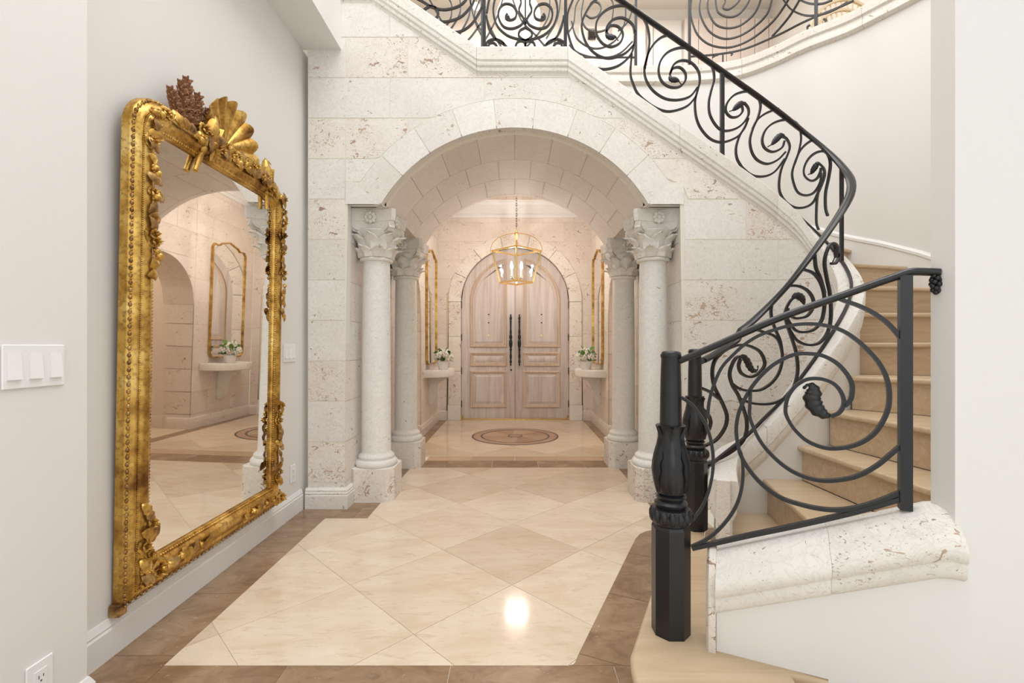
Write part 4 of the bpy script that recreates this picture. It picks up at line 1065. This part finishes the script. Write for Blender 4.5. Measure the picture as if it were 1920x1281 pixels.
def garland(pts, dens, big):
    """pts: polyline (y,z) in the flat of the frame"""
    for (y0, z0), (y1, z1) in zip(pts, pts[1:]):
        L = math.hypot(y1-y0, z1-z0); k = max(1, int(L/dens))
        for i in range(k):
            t = (i+.5)/k; y, z = y0+(y1-y0)*t, z0+(z1-z0)*t; j = random.uniform(-.016, .016); j2 = random.uniform(-.01, .01)
            q = random.random()
            if q < .30: orn('rose', 'carved_rose', big*random.uniform(.7, 1.0), on_frame(y+j, z+j2, -1.358), random.uniform(0, 6), 'gold')
            elif q < .5: orn('bud', 'carved_bud', big*random.uniform(.42, .6), on_frame(y+j, z+j2, -1.355), random.uniform(0, 6), 'gold')
            elif q < .82: orn('leaf', 'carved_leaf', big*random.uniform(1.8, 2.4), on_frame(y+j, z+j2, -1.358), random.uniform(0, 6), 'gold')
            else: orn('leaf', 'carved_leaf', big*random.uniform(1.6, 2.2), on_frame(y+j, z+j2, -1.355), random.uniform(0, 6), 'gold_dark')
m0 = .066
garland([(YA+m0, 1.93), (YA+m0+.005, 1.35)], .030, .031)          # near stile, upper
garland([(YA+m0, .52), (YA+m0, .22)], .028, .031)                 # near stile, lower
garland([(YA+.06, ZA+.075), (YA+.42, ZA+.075)], .028, .031)       # bottom rail
garland([(YB-.38, ZA+.075), (YB-.06, ZA+.07)], .028, .029)
garland([(YB-.056, .30), (YB-.056, .78)], .032, .029)               # far stile
garland([(YB-.056, 1.25), (YB-.056, 1.95)], .030, .029)
garland([(YA+.05, ZB-.10), (YA+.12, ZB-.05), (YA+.35, ZB-.065)], .026, .030)
garland([(YB-.30, ZB-.07), (YB-.05, ZB-.10)], .026, .030)
garland([(2.0, ZB-.055), (2.55, ZB-.055)], .017, .031)
garland([(2.0, ZB-.02), (2.55, ZB-.03)], .020, .031)
orn('rose', 'carved_rose', .055, on_frame(YA+.12, ZA+.085, -1.372), .4, 'gold')
orn('rose', 'carved_rose', .046, on_frame(YB-.03, ZA+.055, -1.37), 1.2, 'gold')
for y, z, r in ((YA+.11, .40, .8), (YB-.10, .42, 2.2), (YA+.10, 1.66, 1.5)): orn('leaf', 'carved_leaf', .07, on_frame(y, z, -1.37), r, 'gold_dark')
# crest: shell, sprigs, two birds
SX, SY, SZ = -1.372, 2.215, 2.03
def shell():
    R = []; nr, na = 10, 73; a0, a1 = math.radians(-8), math.radians(165)
    rows = []
    for i in range(nr+1):
        t = .06+.94*i/nr; row = []
        for j in range(na):
            u = j/(na-1); a = a0+(a1-a0)*u; lobe = 2*abs(math.sin(u*8*PI))-1                      # seven flutes
            edge = 1+.035*lobe*t
            rad = .205*t*edge*(1-.06*(2*u-1)**2)
            x = .018+.04*t**1.6+lobe*.012*t
            row.append((SX+x, SY+rad*math.cos(a), SZ+rad*math.sin(a)))
        rows.append(row)
    m = MB(); b = len(rows[0]); v = [p for r in rows for p in r]; v2 = [(p[0]-.007, p[1], p[2]) for p in v]
    f = []
    for i in range(nr):
        for j in range(b-1): f.append((i*b+j, i*b+j+1, (i+1)*b+j+1, (i+1)*b+j)); f.append((len(v)+i*b+j, len(v)+(i+1)*b+j, len(v)+(i+1)*b+j+1, len(v)+i*b+j+1))
    n0 = len(v)
    for j in range(b-1): f.append((nr*b+j, nr*b+j+1, n0+nr*b+j+1, n0+nr*b+j))
    for i in range(nr): f.append((i*b, (i+1)*b, n0+(i+1)*b, n0+i*b)); f.append((i*b+b-1, n0+i*b+b-1, n0+(i+1)*b+b-1, (i+1)*b+b-1))
    return m.add(v+v2, f)
obj('shell', shell(), M['gold'], gm, smooth=70)
def sprig(y, z, h, lean, name='sprig'):
    m = MB(); stem = crom([(gx(-1.40, z), y, z), (-1.375, y+lean*.5, z+h*.5), (-1.37, y+lean, z+h)], 6); m.bar(stem, .004, .004, Vector((1,0,0)), sec=5)
    for i, p in enumerate(stem[2:]):
        for k in range(6):
            a = k*1.05+i*.6; L = .042*(1-.45*i/len(stem)); d = Vector((.55*abs(math.cos(a))+.1, 1.2*math.sin(a), .45+.2*math.cos(a))).normalized()
            m.bar([p, p+d*L*.5, p+d*L], .0055, .0045, Vector((1,0,0)), sec=5, taper=lambda t: .5+1.2*math.sin(PI*min(t+.15, .98)))
    obj(name, m, M['coral_brown'], gm, smooth=60)
for y, h, l in ((1.96, .17, -.02), (2.0, .20, -.03), (2.04, .17, .0), (2.08, .14, .03), (1.93, .11, -.05), (2.10, .11, .05), (2.02, .12, .02), (1.98, .12, .04)): sprig(y, 2.0, h, l)
def bird(y, z, s, ang, flip, name):
    m = MB(); ca, sa = math.cos(ang), math.sin(ang)
    def tr(u, v, w): return (-1.345+w, y+flip*(u*ca-v*sa), z+(u*sa+v*ca))
    spine = [(0,.085,.0),(0,.07,.016),(.0,.045,.025),(0,.01,.036),(-.004,-.04,.034),(-.008,-.085,.024),(-.012,-.115,.014),(-.014,-.16,.012),(-.016,-.20,.011)]
    R = []
    for (u, v, r) in spine:
        r2 = max(r, .003)*s; R.append([tr(u*s+r2*math.cos(b), v*s, r2*.9*math.sin(b)) for b in frange(0, 2*PI, 2*PI/12)[:-1]])
    m.rings(R)
    m.bar([tr(.018*s, .072*s, .004), tr(.055*s, .062*s, .006)], .006*s, .006*s, Vector((1,0,0)), sec=6, taper=lambda t: 1-.8*t)
    b = obj(name, m, M['gold'], gm, smooth=60)
    for sd in (-1, 1):
        R = []
        for i in range(7):
            t = i/6; v = .03-.15*t; wv = .018*math.sin(PI*(.2+.75*t)); R.append([tr((sd*.026-wv)*s, v*s, .02*s*(1-.4*t)), tr(sd*.026*s, v*s, .036*s*(1-.5*t)), tr((sd*.026+wv)*s, v*s, .012*s), tr(sd*.026*s, v*s, .006*s)])
        obj('wing', MB().rings(R), M['gold'], b, smooth=60)
    for sd in (-1, 1): obj('leg', MB().bar([tr(sd*.012*s, -.03*s, -.005), tr(sd*.012*s, -.055*s, -.03)], .003, .003, Vector((0,1,0)), sec=5), M['gold'], b)
bird(2.085, 2.045, 1.15, -.35, 1, 'carved_bird')
bird(2.56, 2.03, .95, .12, 1, 'carved_bird')
# ================================================================ wrought iron railings
IR = M['iron']
RPTS = MPTS[:-4]+[(1.39,2.62),(1.22,2.56),(1.06,2.475),(.93,2.385)]
CURBP, CURBT = MP, T
MP = Path(RPTS)
RTS = [(s, z) for s, z in TS[:-3]]
RTS += [(MP.near(1.39,2.62), .665), (MP.near(1.22,2.56), .565), (MP.near(1.06,2.475), .49), (MP.L, .435)]
RTS[-5] = (MP.near(*TA[-4][0]), TA[-4][1]) if False else RTS[-5]
def T_r(s):
    if s <= RTS[0][0]: return RTS[0][1]
    for (a, za), (b, zb) in zip(RTS, RTS[1:]):
        if s <= b: return za+(zb-za)*(s-a)/max(b-a, 1e-6)
    return RTS[-1][1]
def T(s): return T_r(s) if s < 2.6 else sum(T_r(min(s+d, MP.L)) for d in (-.14,-.1,-.06,-.03,0,.03,.06,.1,.14))/9
MSN = 900; MSAM = [MP.L*i/MSN for i in range(MSN+1)]; MPX = [CX+MP.pos(s).x/MP.pos(s).y*FP for s in MSAM]
ipk = max(range(MSN+1), key=lambda i: MPX[i])
sC = MP.near(1.22, 2.56)
def inv(px, py, br):
    if br == 'b': rg = range(0, ipk)
    else: rg = range(MSN, ipk, -1)
    best, bi = 1e9, None
    for i in rg:
        d = abs(MPX[i]-px)
        if d < best-1e-9: best, bi = d, i
    s = MSAM[bi]
    j = bi+1 if bi < MSN else bi-1
    if best > .05 and abs(MPX[j]-MPX[bi]) > 1e-6 and best < 6:
        k = (px-MPX[bi])/(MPX[j]-MPX[bi]); k = max(-1, min(1, k)); s = MSAM[bi]+(MSAM[j]-MSAM[bi])*k
    Y = MP.pos(s).y
    return (s, H+(CY-py)*Y/FP)
def on_m(sz): return MP.off(sz[0], 0, sz[1])
def scroll_m(parent, pix, br, a=.0075, b=.009, leaf=None):
    sz = [inv(p[0], p[1], br) for p in pix]; c = crom([(q[0], q[1], 0) for q in sz], 6)
    P = [MP.off(min(max(q.x, 0), MP.L), 0, q.y) for q in c]; Nn_ = [MP.nrm(min(max(q.x, 0), MP.L)) for q in c]
    return obj('scroll', MB().bar(P, a, b, Nn_), IR, parent, smooth=50)
def leaf_obj(parent, P, nrms, s):
    """acanthus finial along 4-5 points from its root to its curled tip"""
    c = crom([tuple(p) for p in P], 6); n = len(c); m = MB(); R = []
    for i, p in enumerate(c):
        t = i/(n-1); tg = (c[min(i+1, n-1)]-c[max(i-1, 0)]).normalized(); nn = Vector(nrms).normalized(); u = tg.cross(nn).normalized()
        w_ = s*(.30+1.35*math.sin(PI*min(t*1.2, 1))**.9)*(1+.10*math.sin(t*60)); w_ = max(w_, s*.22); R.append([p+u*w_*math.cos(b_)+nn*w_*.6*math.sin(b_) for b_ in frange(0, 2*PI, PI/5)[:-1]])
    m.rings(R); m.sphere(c[-1], s*.36, 8, 5); return obj('leaf_finial', m, IR, parent, smooth=60)
def leaf_m(sc_, pix, br, s=.014):
    sz = [inv(p[0], p[1], br) for p in pix]; leaf_obj(sc_, [on_m(q) for q in sz], MP.nrm(sz[0][0]), s)
r1 = empty('stair_railing', (MP.pos(MP.L-.1).x, MP.pos(MP.L-.1).y, RI), 'long curving black iron railing with scrolls on the stone curb above the arch', 'railing', 'black iron railings of the staircase')
def rail_on(path, s0, s1, zf, w_, h_, name, parent, step=.04, prof=None):
    P = [path.off(s, 0, zf(s)) for s in frange(s0, s1, step)]; Nn_ = [path.nrm(s) for s in frange(s0, s1, step)]
    return obj(name, MB().bar(P, h_, w_, Nn_, sec=4 if prof is None else prof), IR, parent, smooth=50)
sN = MP.L-.02
zr = lambda s: T(s)+.61-(.04 if s > sC else 0)
rail_on(MP, .38, sN, lambda s: T(s)+.012, .008, .006, 'bottom_rail', r1)
rail_on(MP, .38, MP.L-.03, zr, .025, .015, 'handrail', r1, prof=10)
def newel(parent, cx, cy, z0, name='newel_post'):
    o8 = lambda r: [(cx+r*math.cos(PI/8+k*PI/4), cy+r*math.sin(PI/8+k*PI/4)) for k in range(8)]
    n_ = obj(name, MB().rings([[(x, y, z0+z) for x, y in o8(r)] for r, z in ((.060, 0), (.060, .335), (.055, .345))]), IR, parent)
    obj('collar', MB().lathe([(.054, z0+.345),(.060, z0+.352),(.063, z0+.372),(.058, z0+.396),(.046, z0+.399),(.050, z0+.406),(.052, z0+.413),(.044, z0+.420),(.040, z0+.424),(.047, z0+.430),(.048, z0+.436),(.040, z0+.442)], cx, cy, 24), IR, n_, smooth=50)
    obj('gadroon', (lambda m: [m.sphere((cx+.055*math.cos(a), cy+.055*math.sin(a), z0+.374), .0145, 6, 5, (1, 1, 1.6)) for a in frange(0, 2*PI, PI/7)[:-1]] and m)(MB()), IR, n_, smooth=60)
    v = obj('vase', MB().lathe([(.038, z0+.438),(.046, z0+.447),(.052, z0+.47),(.054, z0+.51),(.052, z0+.55),(.046, z0+.59),(.040, z0+.625),(.039, z0+.64),(.043, z0+.655),(.046, z0+.66),(.036, z0+.662)], cx, cy, 28), IR, n_, smooth=50)
    for k in range(6):
        a = k*PI/3+.3; R = []
        for i in range(10):
            t = i/9; z = z0+.450+.205*t; r = (.038+.020*math.sin(PI*min(1, t*1.15+.12)))+.004+(.008 if t > .93 else 0); wv = .021*math.sin(PI*(.12+.8*t))*(1+.30*(i % 2)); R.append([])
            for j in range(5):
                u = (j-2)/2; th = a+u*wv/r; rr = r+(.003 if j == 2 else 0)-.002*abs(u); R[-1].append((cx+rr*math.cos(th), cy+rr*math.sin(th), z))
            for j in (4, 2, 0):
                u = (j-2)/2; th = a+u*wv/r; R[-1].append((cx+(r-.008)*math.cos(th), cy+(r-.008)*math.sin(th), z))
        obj('carved_leaf', MB().rings(R), IR, n_, smooth=60)
    obj('post_top', MB().lathe([(.034, z0+.66),(.032, z0+.80),(.0295, z0+.872),(.031, z0+.876),(.0325, z0+.882),(.030, z0+.892),(.022, z0+.896),(.001, z0+.897)], cx, cy, 24), IR, n_, smooth=50)
newel(r1, .903, 2.37, RI)
eN = MP.off(MP.L-.03, 0, zr(MP.L-.03))
obj('rail_end', MB().bar([(.915, 2.375, zr(MP.L)-.01), eN], .014, .018, Vector((.9,-.4,0)), sec=8).sphere((.915, 2.375, zr(MP.L)-.01), .02, 8, 6), IR, r1, smooth=50)
pB = MP.off(MP.L-.02, 0, T(MP.L)+.012); obj('bottom_rail', MB().bar([(.93, 2.36, T(MP.L)+.012), pB], .006, .008, Vector((.9,-.4,0))), IR, r1)
def post_m(px, br, w_=.011):
    s, _ = inv(px, 300, br); p = MP.off(s, 0, 0); z0, z1 = T(s)-.0, zr(s)
    d, n_ = MP.tan(s), MP.nrm(s); obj('post', blk(p, d, n_, -w_, w_, -w_, w_, z0, z1), IR, r1)
post_m(1354, 'b', .012); post_m(908, 'b', .011); post_m(1060, 'b', .011); post_m(1578, 'b', .009)
BACK = [
 [(1256,140),(1262,128.7),(1275,127),(1285,138),(1284,153),(1273,163.4),(1256,163.4),(1241,153),(1234.7,134.3),(1239,113.7),(1254,97),(1278.7,89.4),(1301,94),(1321.8,108),(1335,125),(1339,147.4),(1333,171.8),(1329,192.4),(1331,215),(1342.4,235.5),(1355.5,245),(1372.4,244),(1389,235.5),(1402,218.6),(1403,203.6),(1395,192.4)],
 [(1256,138),(1263.7,121),(1278.7,113.7),(1295.5,117.5),(1308.7,132.5),(1311.9,151),(1307.7,170),(1303,190.5),(1305,218.6),(1314,241),(1331,260),(1350,267),(1368.6,263.6),(1385.5,254),(1396.7,237.4),(1403,222)],
 [(1307.7,164),(1293.7,181),(1271,187.7),(1246.8,185),(1224.4,170),(1211,149),(1208,127),(1212.5,111.6),(1217.6,77),(1212.5,46.7),(1198,24),(1178,12),(1153.7,12),(1133,22),(1119,40.6),(1118,63),(1129,81),(1145.5,88),(1162,81),(1168,65),(1160,51),(1145.5,48.7),(1136,61)],
 [(1305,181),(1290,198),(1269,207),(1248.7,209),(1228,201.8),(1209,188.7),(1196,176),(1188,160),(1182,138),(1184.5,101.5)],
 [(1209,130),(1212,110),(1222.7,87),(1239,71),(1259,64)],
 [(1190,61),(1186,46.7),(1174,36.5),(1162,33.5),(1147.6,38.6),(1137,52.8),(1139,64),(1145,70)],
 [(1191,58),(1189,81),(1182,103.5),(1162,122),(1137,130),(1115,127),(1090.7,113.7),(1074.5,91.3),(1065,61),(1064,30),(1070,10),(1082,-14),(1104,-34)],
 [(1188,85),(1170,101.5),(1141.5,109.6),(1117,101.5),(1099,81),(1091,55),(1093,36.5),(1107,10),(1124,-6)],
 [(1410.8,171.8),(1395,172),(1376,179),(1363,194),(1361,209),(1370.5,219.6),(1383.6,218.6),(1392,209),(1391,197)],
 [(1404,168),(1415,174),(1423,185),(1425.8,200),(1421,220.5),(1411.7,241),(1406,263.6),(1410,286),(1421,301),(1439,307.5),(1458,300),(1473,285)],
 [(1403,222),(1396,240),(1387,254),(1380,276.7),(1381.7,297),(1391,314)],
 [(1391,314),(1405,326),(1418.7,331),(1437.5,330),(1454,320.6),(1471,298)],
 [(1411,241),(1419,226),(1432,215),(1447,208),(1460,204)],
 [(1471,264),(1465.6,277.5),(1448.7,285),(1433.7,277.5),(1429,262.5),(1434,246),(1444,235),(1456,228.5),(1470,225),(1484,226),(1497,236),(1502,258.7),(1497.4,285),(1490,305.6),(1485,326),(1489,347),(1497,361.8),(1512.4,366.5),(1527.4,360),(1538.6,341),(1539.6,324.3)],
 [(1466,256),(1475,260.6),(1480.6,275.6),(1475,294),(1465.6,315),(1461,337.4),(1462,360),(1473,378.6),(1490,389),(1508.7,389),(1523.7,380.5),(1533,363.7),(1541,345),(1546,328),(1544,315),(1535,305.6)],
 [(1539.6,315),(1537.7,324),(1531,335.5),(1520,339),(1508.7,330),(1507.7,315),(1516,298),(1529,287),(1544,284),(1553.6,292.5),(1557,309),(1553.6,333.7),(1548,361.8),(1548,390),(1552,405)],
 [(1489,310),(1499,285),(1512,270),(1529,259)],
 [(1537,352),(1533,367),(1531,390),(1531,418),(1535,431)],
 # sloping flight to the left of the landing
 [(790,30),(796,18),(811,12),(822,22),(818,34),(806,36),(797,26)],
 [(768,-12),(779,-4),(793,3.5),(811,14),(832,18.6),(855,14),(871,3.5),(880,-14),(882,-40)],
 [(775,14),(789.6,28),(811,38),(837,41),(864,32),(881.7,14),(889,0),(892,-30)],
 [(826,48),(844.5,60),(864,59),(881.7,48),(894,32),(904.7,10.6),(906,-10)],
 # landing panel: two mirrored spirals and four small feet scrolls
 [(924,95),(917,90),(918,82),(926,81),(932,89),(928,97),(918,97),(912.7,88),(914,79),(926,74),(940,78),(952.5,91),(966.7,98),(979,95.6),(985,86),(981,78),(971,79),(966.7,88),(971,93),(977,89)],
 [(1046,95),(1053,90),(1052,82),(1044,81),(1038,89),(1042,97),(1052,97),(1057,88),(1056,79),(1044,74),(1030,78),(1017.5,91),(1003,98),(991,95.6),(985,86),(989,78),(999,79),(1003,88),(999,93),(993,89)],
 [(913,24),(918,-2),(926,-18)], [(912,30),(917,55),(930,74),(946,84)], [(1057,30),(1052,55),(1040,74),(1024,84)],
 [(985,76),(972,74),(950,66),(932,48),(925,22),(930,-6),(944,-24)], [(985,76),(998,74),(1020,66),(1038,48),(1045,22),(1040,-6),(1026,-24)],
 [(951,26),(948,34),(956,38),(966,34),(968,22),(960,10),(946,8),(936,18),(935,34),(944,50),(960,54),(976,48),(982,40)],
 [(1019,26),(1022,34),(1014,38),(1004,34),(1002,22),(1010,10),(1024,8),(1034,18),(1035,34),(1026,50),(1010,54),(994,48),(988,40)],
 [(985,52),(995,58),(997,68),(985,76),(973,68),(975,58),(985,52)],
 [(985,46),(989,34),(997,20),(993,4),(998,-10)], [(985,46),(981,34),(973,20),(977,4),(972,-10)],
]
BL = {0:[(1256,140),(1258,148),(1266,150),(1272,152),(1277,158)], 2:[(1136,61),(1140,68),(1148,70),(1154,70),(1159,76)], 8:[(1399,196),(1390,194),(1382,200),(1375,206),(1368,209)],
      13:[(1473,257),(1464,254),(1455,262),(1448,270),(1440,275)], 15:[(1537,309),(1532,308),(1526,317),(1521,325),(1516,327)], 18:[(806,36),(800,32),(797,25),(795,19)], 26:[(951,26),(953,34),(960,36)], 27:[(1019,26),(1017,34),(1010,36)]}
for i, pth in enumerate(BACK):
    s_ = scroll_m(r1, pth, 'b', .0062, .008)
    if i in BL: leaf_m(s_, BL[i], 'b', .013 if i < 18 else .009)
obj('centre_spindle', MB().bar([MP.off(inv(985, 50, 'b')[0], 0, H+(CY-52)*3.24/FP), MP.off(inv(985, 50, 'b')[0], 0, zr(inv(985, 50, 'b')[0]))], .006, .006, Vector((0,-1,0))), IR, r1)
FRONT = [
 [(1388,673.6),(1385,686.7),(1390,700),(1405,707),(1420,701.7),(1432,688.6),(1433,675.5),(1423.6,658.6),(1405,649),(1386,647),(1367,653),(1350.5,664),(1339,679),(1335.5,700),(1339,724),(1346.8,741),(1357,762),(1363.2,783),(1358,804.5),(1341.8,825.6),(1322,836)],
 [(1395.5,668),(1382,670),(1373,683),(1368,701.7),(1373,722),(1384,741),(1393,764),(1400,789),(1398,816),(1384,837),(1360.5,853.7),(1337,865),(1324,869)],
 [(1371,718.6),(1384,728),(1401,732.6),(1423.6,731.7),(1442,722),(1457,705.5),(1465,685),(1466.7,664),(1461,641.8),(1451.7,630.5),(1438.6,625),(1420,619)],
 [(1390,748.5),(1408.6,756),(1436.7,758),(1461,752),(1483.5,733.6),(1493,711),(1495.7,688.6),(1492,658.6),(1483.5,632),(1474,604),(1472,585.6),(1480,567),(1490,557),(1499,556)],
 [(1477,578),(1479,590),(1488,596),(1497,597),(1513,592.6),(1523.6,578),(1524.6,562),(1515,546),(1497,536.8),(1477,537.8),(1458.6,552),(1447,572),(1446,592.6),(1452.5,615),(1462.6,639),(1466.7,663.6)],
 [(1476,596),(1479,602.7),(1491,619),(1507,623),(1527.6,617),(1542,596.6),(1546,562),(1540,533.7),(1525.6,513),(1501,504)],
 [(1478,612),(1483,623),(1495,639),(1515,647),(1536,643),(1552,623),(1558,592.6),(1556,552),(1550,521.5),(1546,491),(1552,466.7),(1560,456.5),(1570,462.6),(1573,481),(1566,494),(1558,494)],
 [(1527,472),(1529.6,501),(1538,521.5),(1546,550)],
 [(1315,728),(1332.4,736),(1351,750)], [(1316,766),(1327.7,778),(1332.4,792),(1329,806)],
]
FL = {0:[(1386,672),(1393,669),(1400,676),(1406,688),(1412,695),(1420,694),(1421,687)], 4:[(1484,562),(1492,555),(1502,558),(1507,568),(1509,580)], 6:[(1560,456),(1568,464),(1567,478),(1562,490)]}
for i, pth in enumerate(FRONT):
    s_ = scroll_m(r1, pth, 'f', .0062, .008)
    if i in FL: leaf_m(s_, FL[i], 'f', .013)
# ---------------- near railing, by the camera
r2 = empty('stair_railing', (.50, 1.515, RI), 'short thick black iron railing with one large spiral on the near curb', 'railing', 'black iron railings of the staircase')
def inv2(px, py):
    q = (px-CX)/FP; t = (q*1.515-.50)/(DN.x-q*DN.y); Y = 1.515+DN.y*t; return (t, H+(CY-py)*Y/FP)
def P2(t, z): return LN.off(t, 0, z)
newel(r2, .50, 1.515, RI)
def poly2(pix, a, b, name='scroll', n=6, sec=4, taper=None):
    tz = [inv2(*p) for p in pix]; c = crom([(q[0], q[1], 0) for q in tz], n); return obj(name, MB().bar([P2(q.x, q.y) for q in c], a, b, NN, sec=sec, taper=taper), IR, r2, smooth=50)
S1 = poly2([(1557,781),(1573.7,773.4),(1582,757),(1578,738),(1564,720.5),(1541,711),(1515,711),(1494,722),(1480,739),(1474,756),(1473,774),(1480,791),(1491.7,807.7),(1512.8,826.5),(1543,839),(1573.7,840.5),(1606.5,833.5),(1634.6,817),(1653,793.7),(1665,765.6),(1667,735),(1661.5,707),(1648.6,682),(1632,662),(1609,640),(1580.7,621),(1550,611),(1520,607.5),(1489,609.4),(1459,616.5),(1426,628),(1398,644.6),(1374.6,665.6),(1353.5,689),(1339.4,719.5),(1330,752),(1326.6,784)], .0048, .008)
poly2([(1277.4,745),(1297.3,759),(1313.7,780),(1324,798),(1332.4,823),(1337,853.7),(1336.4,884),(1330,917),(1318.4,947),(1299.6,975.5)], .0046, .007)
poly2([(1583,762),(1593,752),(1597,740),(1597,719.5),(1585.4,698.4),(1566.7,679.7),(1541,666.8),(1515,663.3),(1496.3,663.8),(1477.6,669),(1449.5,684.4),(1426,705.5),(1407.4,728.9),(1393.3,754.6),(1384,778.5),(1380.4,806.8),(1384,835),(1390,856),(1407,884),(1430.8,910),(1463.6,933),(1501,946),(1538.5,954),(1573.7,956),(1611,950.6),(1648.6,939),(1686,924)], .0052, .008)
poly2([(1388,846),(1392,863),(1392.8,895.8),(1387.5,928.6),(1374.6,959),(1351,989.5),(1325,1011),(1297,1025)], .0046, .007)
poly2([(1407,731),(1406,759),(1405.5,780),(1412,800),(1426,828),(1449.5,856),(1477.6,879),(1506,893),(1538.5,901),(1573.7,900),(1609,892),(1644,873),(1672,850),(1690,834.7)], .0048, .008)
poly2([(1575,561),(1585.4,565),(1611,574),(1639,588),(1665,607),(1683.8,628),(1693,640)], .005, .008)
lf = [(1557,780),(1545,777),(1530,765),(1523,748),(1525,735),(1522,725),(1514,722),(1508,727)]
leaf_obj(S1, [P2(*inv2(*p)) for p in lf], NN, .0135)
poly2([(1298,1028),(1400,1005),(1500,984),(1602,960),(1691,934)], .0062, .009, 'bottom_rail')
poly2([(1274,677),(1340,649),(1433,608),(1505,580),(1574,556),(1630,536),(1679,519),(1697,512.5),(1714,509.5),(1740,510),(1761,511)], .0105, .0165, 'handrail', 6, 10)
t_, z_ = inv2(1697, 955); _, zt_ = inv2(1697, 517)
obj('post', blk(LN.p+LN.d*t_, LN.d, NN, -.0135, .0135, -.0135, .0135, z_, zt_), IR, r2)
tf, zf_ = inv2(1756, 530); m = MB()
for k in range(26): 
    a = k*2.4; zc = 1-2*(k+.5)/26; rr = math.sqrt(1-zc*zc); m.sphere(P2(tf, zf_)+Vector((rr*math.cos(a)*.010, rr*math.sin(a)*.010, zc*.026)), .0072, 6, 5)
obj('rail_finial', m, IR, r2, smooth=60)
# ---------------- gallery railing upstairs
r3 = empty('gallery_railing', (1.5, 4.45, 3.74), 'curved black iron railing with spirals along the upstairs gallery edge', 'railing')
GSN = 700; GL = WPth.L-.2; GS = [GL*i/GSN for i in range(GSN+1)]; GPX = [CX+WPth.pos(s).x/WPth.pos(s).y*FP for s in GS]; gpk = max(range(GSN+1), key=lambda i: GPX[i])
def inv3(px, py):
    bi = min(range(0, gpk), key=lambda i: abs(GPX[i]-px)); s = GS[bi]; Y = WPth.pos(s).y; return (s, H+(CY-py)*Y/FP)
def scroll_g(pix, a=.0075, b=.009):
    sz = [inv3(*p) for p in pix]; c = crom([(q[0], q[1], 0) for q in sz], 5); return obj('scroll', MB().bar([WPth.off(q.x, 0, q.y) for q in c], a, b, [WPth.nrm(q.x) for q in c]), IR, r3, smooth=50)
GA = [
 [(1357,-8),(1360,4),(1355,14),(1364,18),(1376,12),(1388,0),(1392,-14)], [(1343,-10),(1343,6),(1347.5,23),(1364,32),(1385,27),(1403.7,4),(1408,-16)],
 [(1331,-12),(1327,6),(1328.7,25),(1343,46),(1364,53),(1389,47),(1414,25),(1426.7,0),(1430,-20)], [(1316,-10),(1312,10),(1314,31),(1328.7,58),(1354,72),(1381,70),(1412,52),(1437,27),(1447.5,0),(1450,-20)],
 [(1297,-5),(1295,18),(1296.5,37.5),(1308,64.6),(1328.7,83),(1360,89.6),(1389,83),(1422.5,64.6),(1451.7,37.5),(1476.7,0),(1484,-20)],
 [(1462,-12),(1470,2),(1485,18.7),(1510,29),(1537,28),(1560,20),(1590,4)], [(1490,-6),(1503,2),(1520,7),(1541,7),(1560,0)], [(1505,-10),(1499.6,0),(1479,31),(1447.5,69)],
 [(1336,108),(1341,104),(1346,103)], [(1367,98),(1373,100),(1372,104)], [(1513,56),(1514,50),(1520,47)], [(1545,36),(1550,38),(1548,42)],
 [(1068,84),(1082,98),(1108,107),(1140,108),(1166,98),(1186,78)], [(1072,40),(1082,72),(1108,90),(1134,88),(1160,70),(1172,40),(1172,10),(1160,-10)], [(1094,0),(1090,30),(1098,52),(1118,60),(1140,52),(1150,26),(1146,0),(1132,-10)],
 [(1104,14),(1110,4),(1122,6),(1126,18),(1120,30),(1108,34),(1098,28)], [(1188,10),(1178,40),(1160,58)], [(1092,-10),(1080,12),(1076,44),(1066,62)],
 [(760,-6),(786,30),(820,52)], [(800,-10),(822,30),(845,66)], [(835,-12),(846,10),(842,40),(820,60)], [(862,-10),(864,22),(852,46),(838,62)], [(884,-8),(880,30),(862,66)], [(902,-6),(890,30),(904,62)], [(905,40),(886,66),(870,84)], [(880,-5),(892,44),(914,88)],
 [(918,-8),(912,30),(926,66),(944,96)], [(944,-8),(932,30),(918,60),(905,84)], [(960,-6),(978,38),(1002,64),(1024,90)], [(1030,-6),(1028,30),(1010,62),(984,92)], [(1052,-4),(1044,36),(1024,72)], [(1062,20),(1050,56),(1036,88)],
]
for pth in GA: scroll_g(pth, .0062, .008)
for x0, x1, zz in ((720, 1192, None), (1294, 1600, None)):
    c = []
    s0, s1 = inv3(x0, 50)[0], inv3(x1, 50)[0]
    rail_on(WPth, s0, s1, lambda s: 3.835, .008, .006, 'bottom_rail', r3); rail_on(WPth, s0, s1, lambda s: 4.62, .018, .013, 'handrail', r3, prof=8)
for px in (735, 905, 1060, 1192, 1293, 1529):
    s = inv3(px, 50)[0]; p = WPth.off(s, 0, 0); obj('post', blk(p, WPth.tan(s), WPth.nrm(s), -.012, .012, -.012, .012, 3.739, 4.62), IR, r3)
for px in (1355,):
    s = inv3(px, 50)[0]; p = WPth.off(s, 0, 0); obj('post', blk(p, WPth.tan(s), WPth.nrm(s), -.006, .006, -.006, .006, 3.739, 3.835), IR, r3)
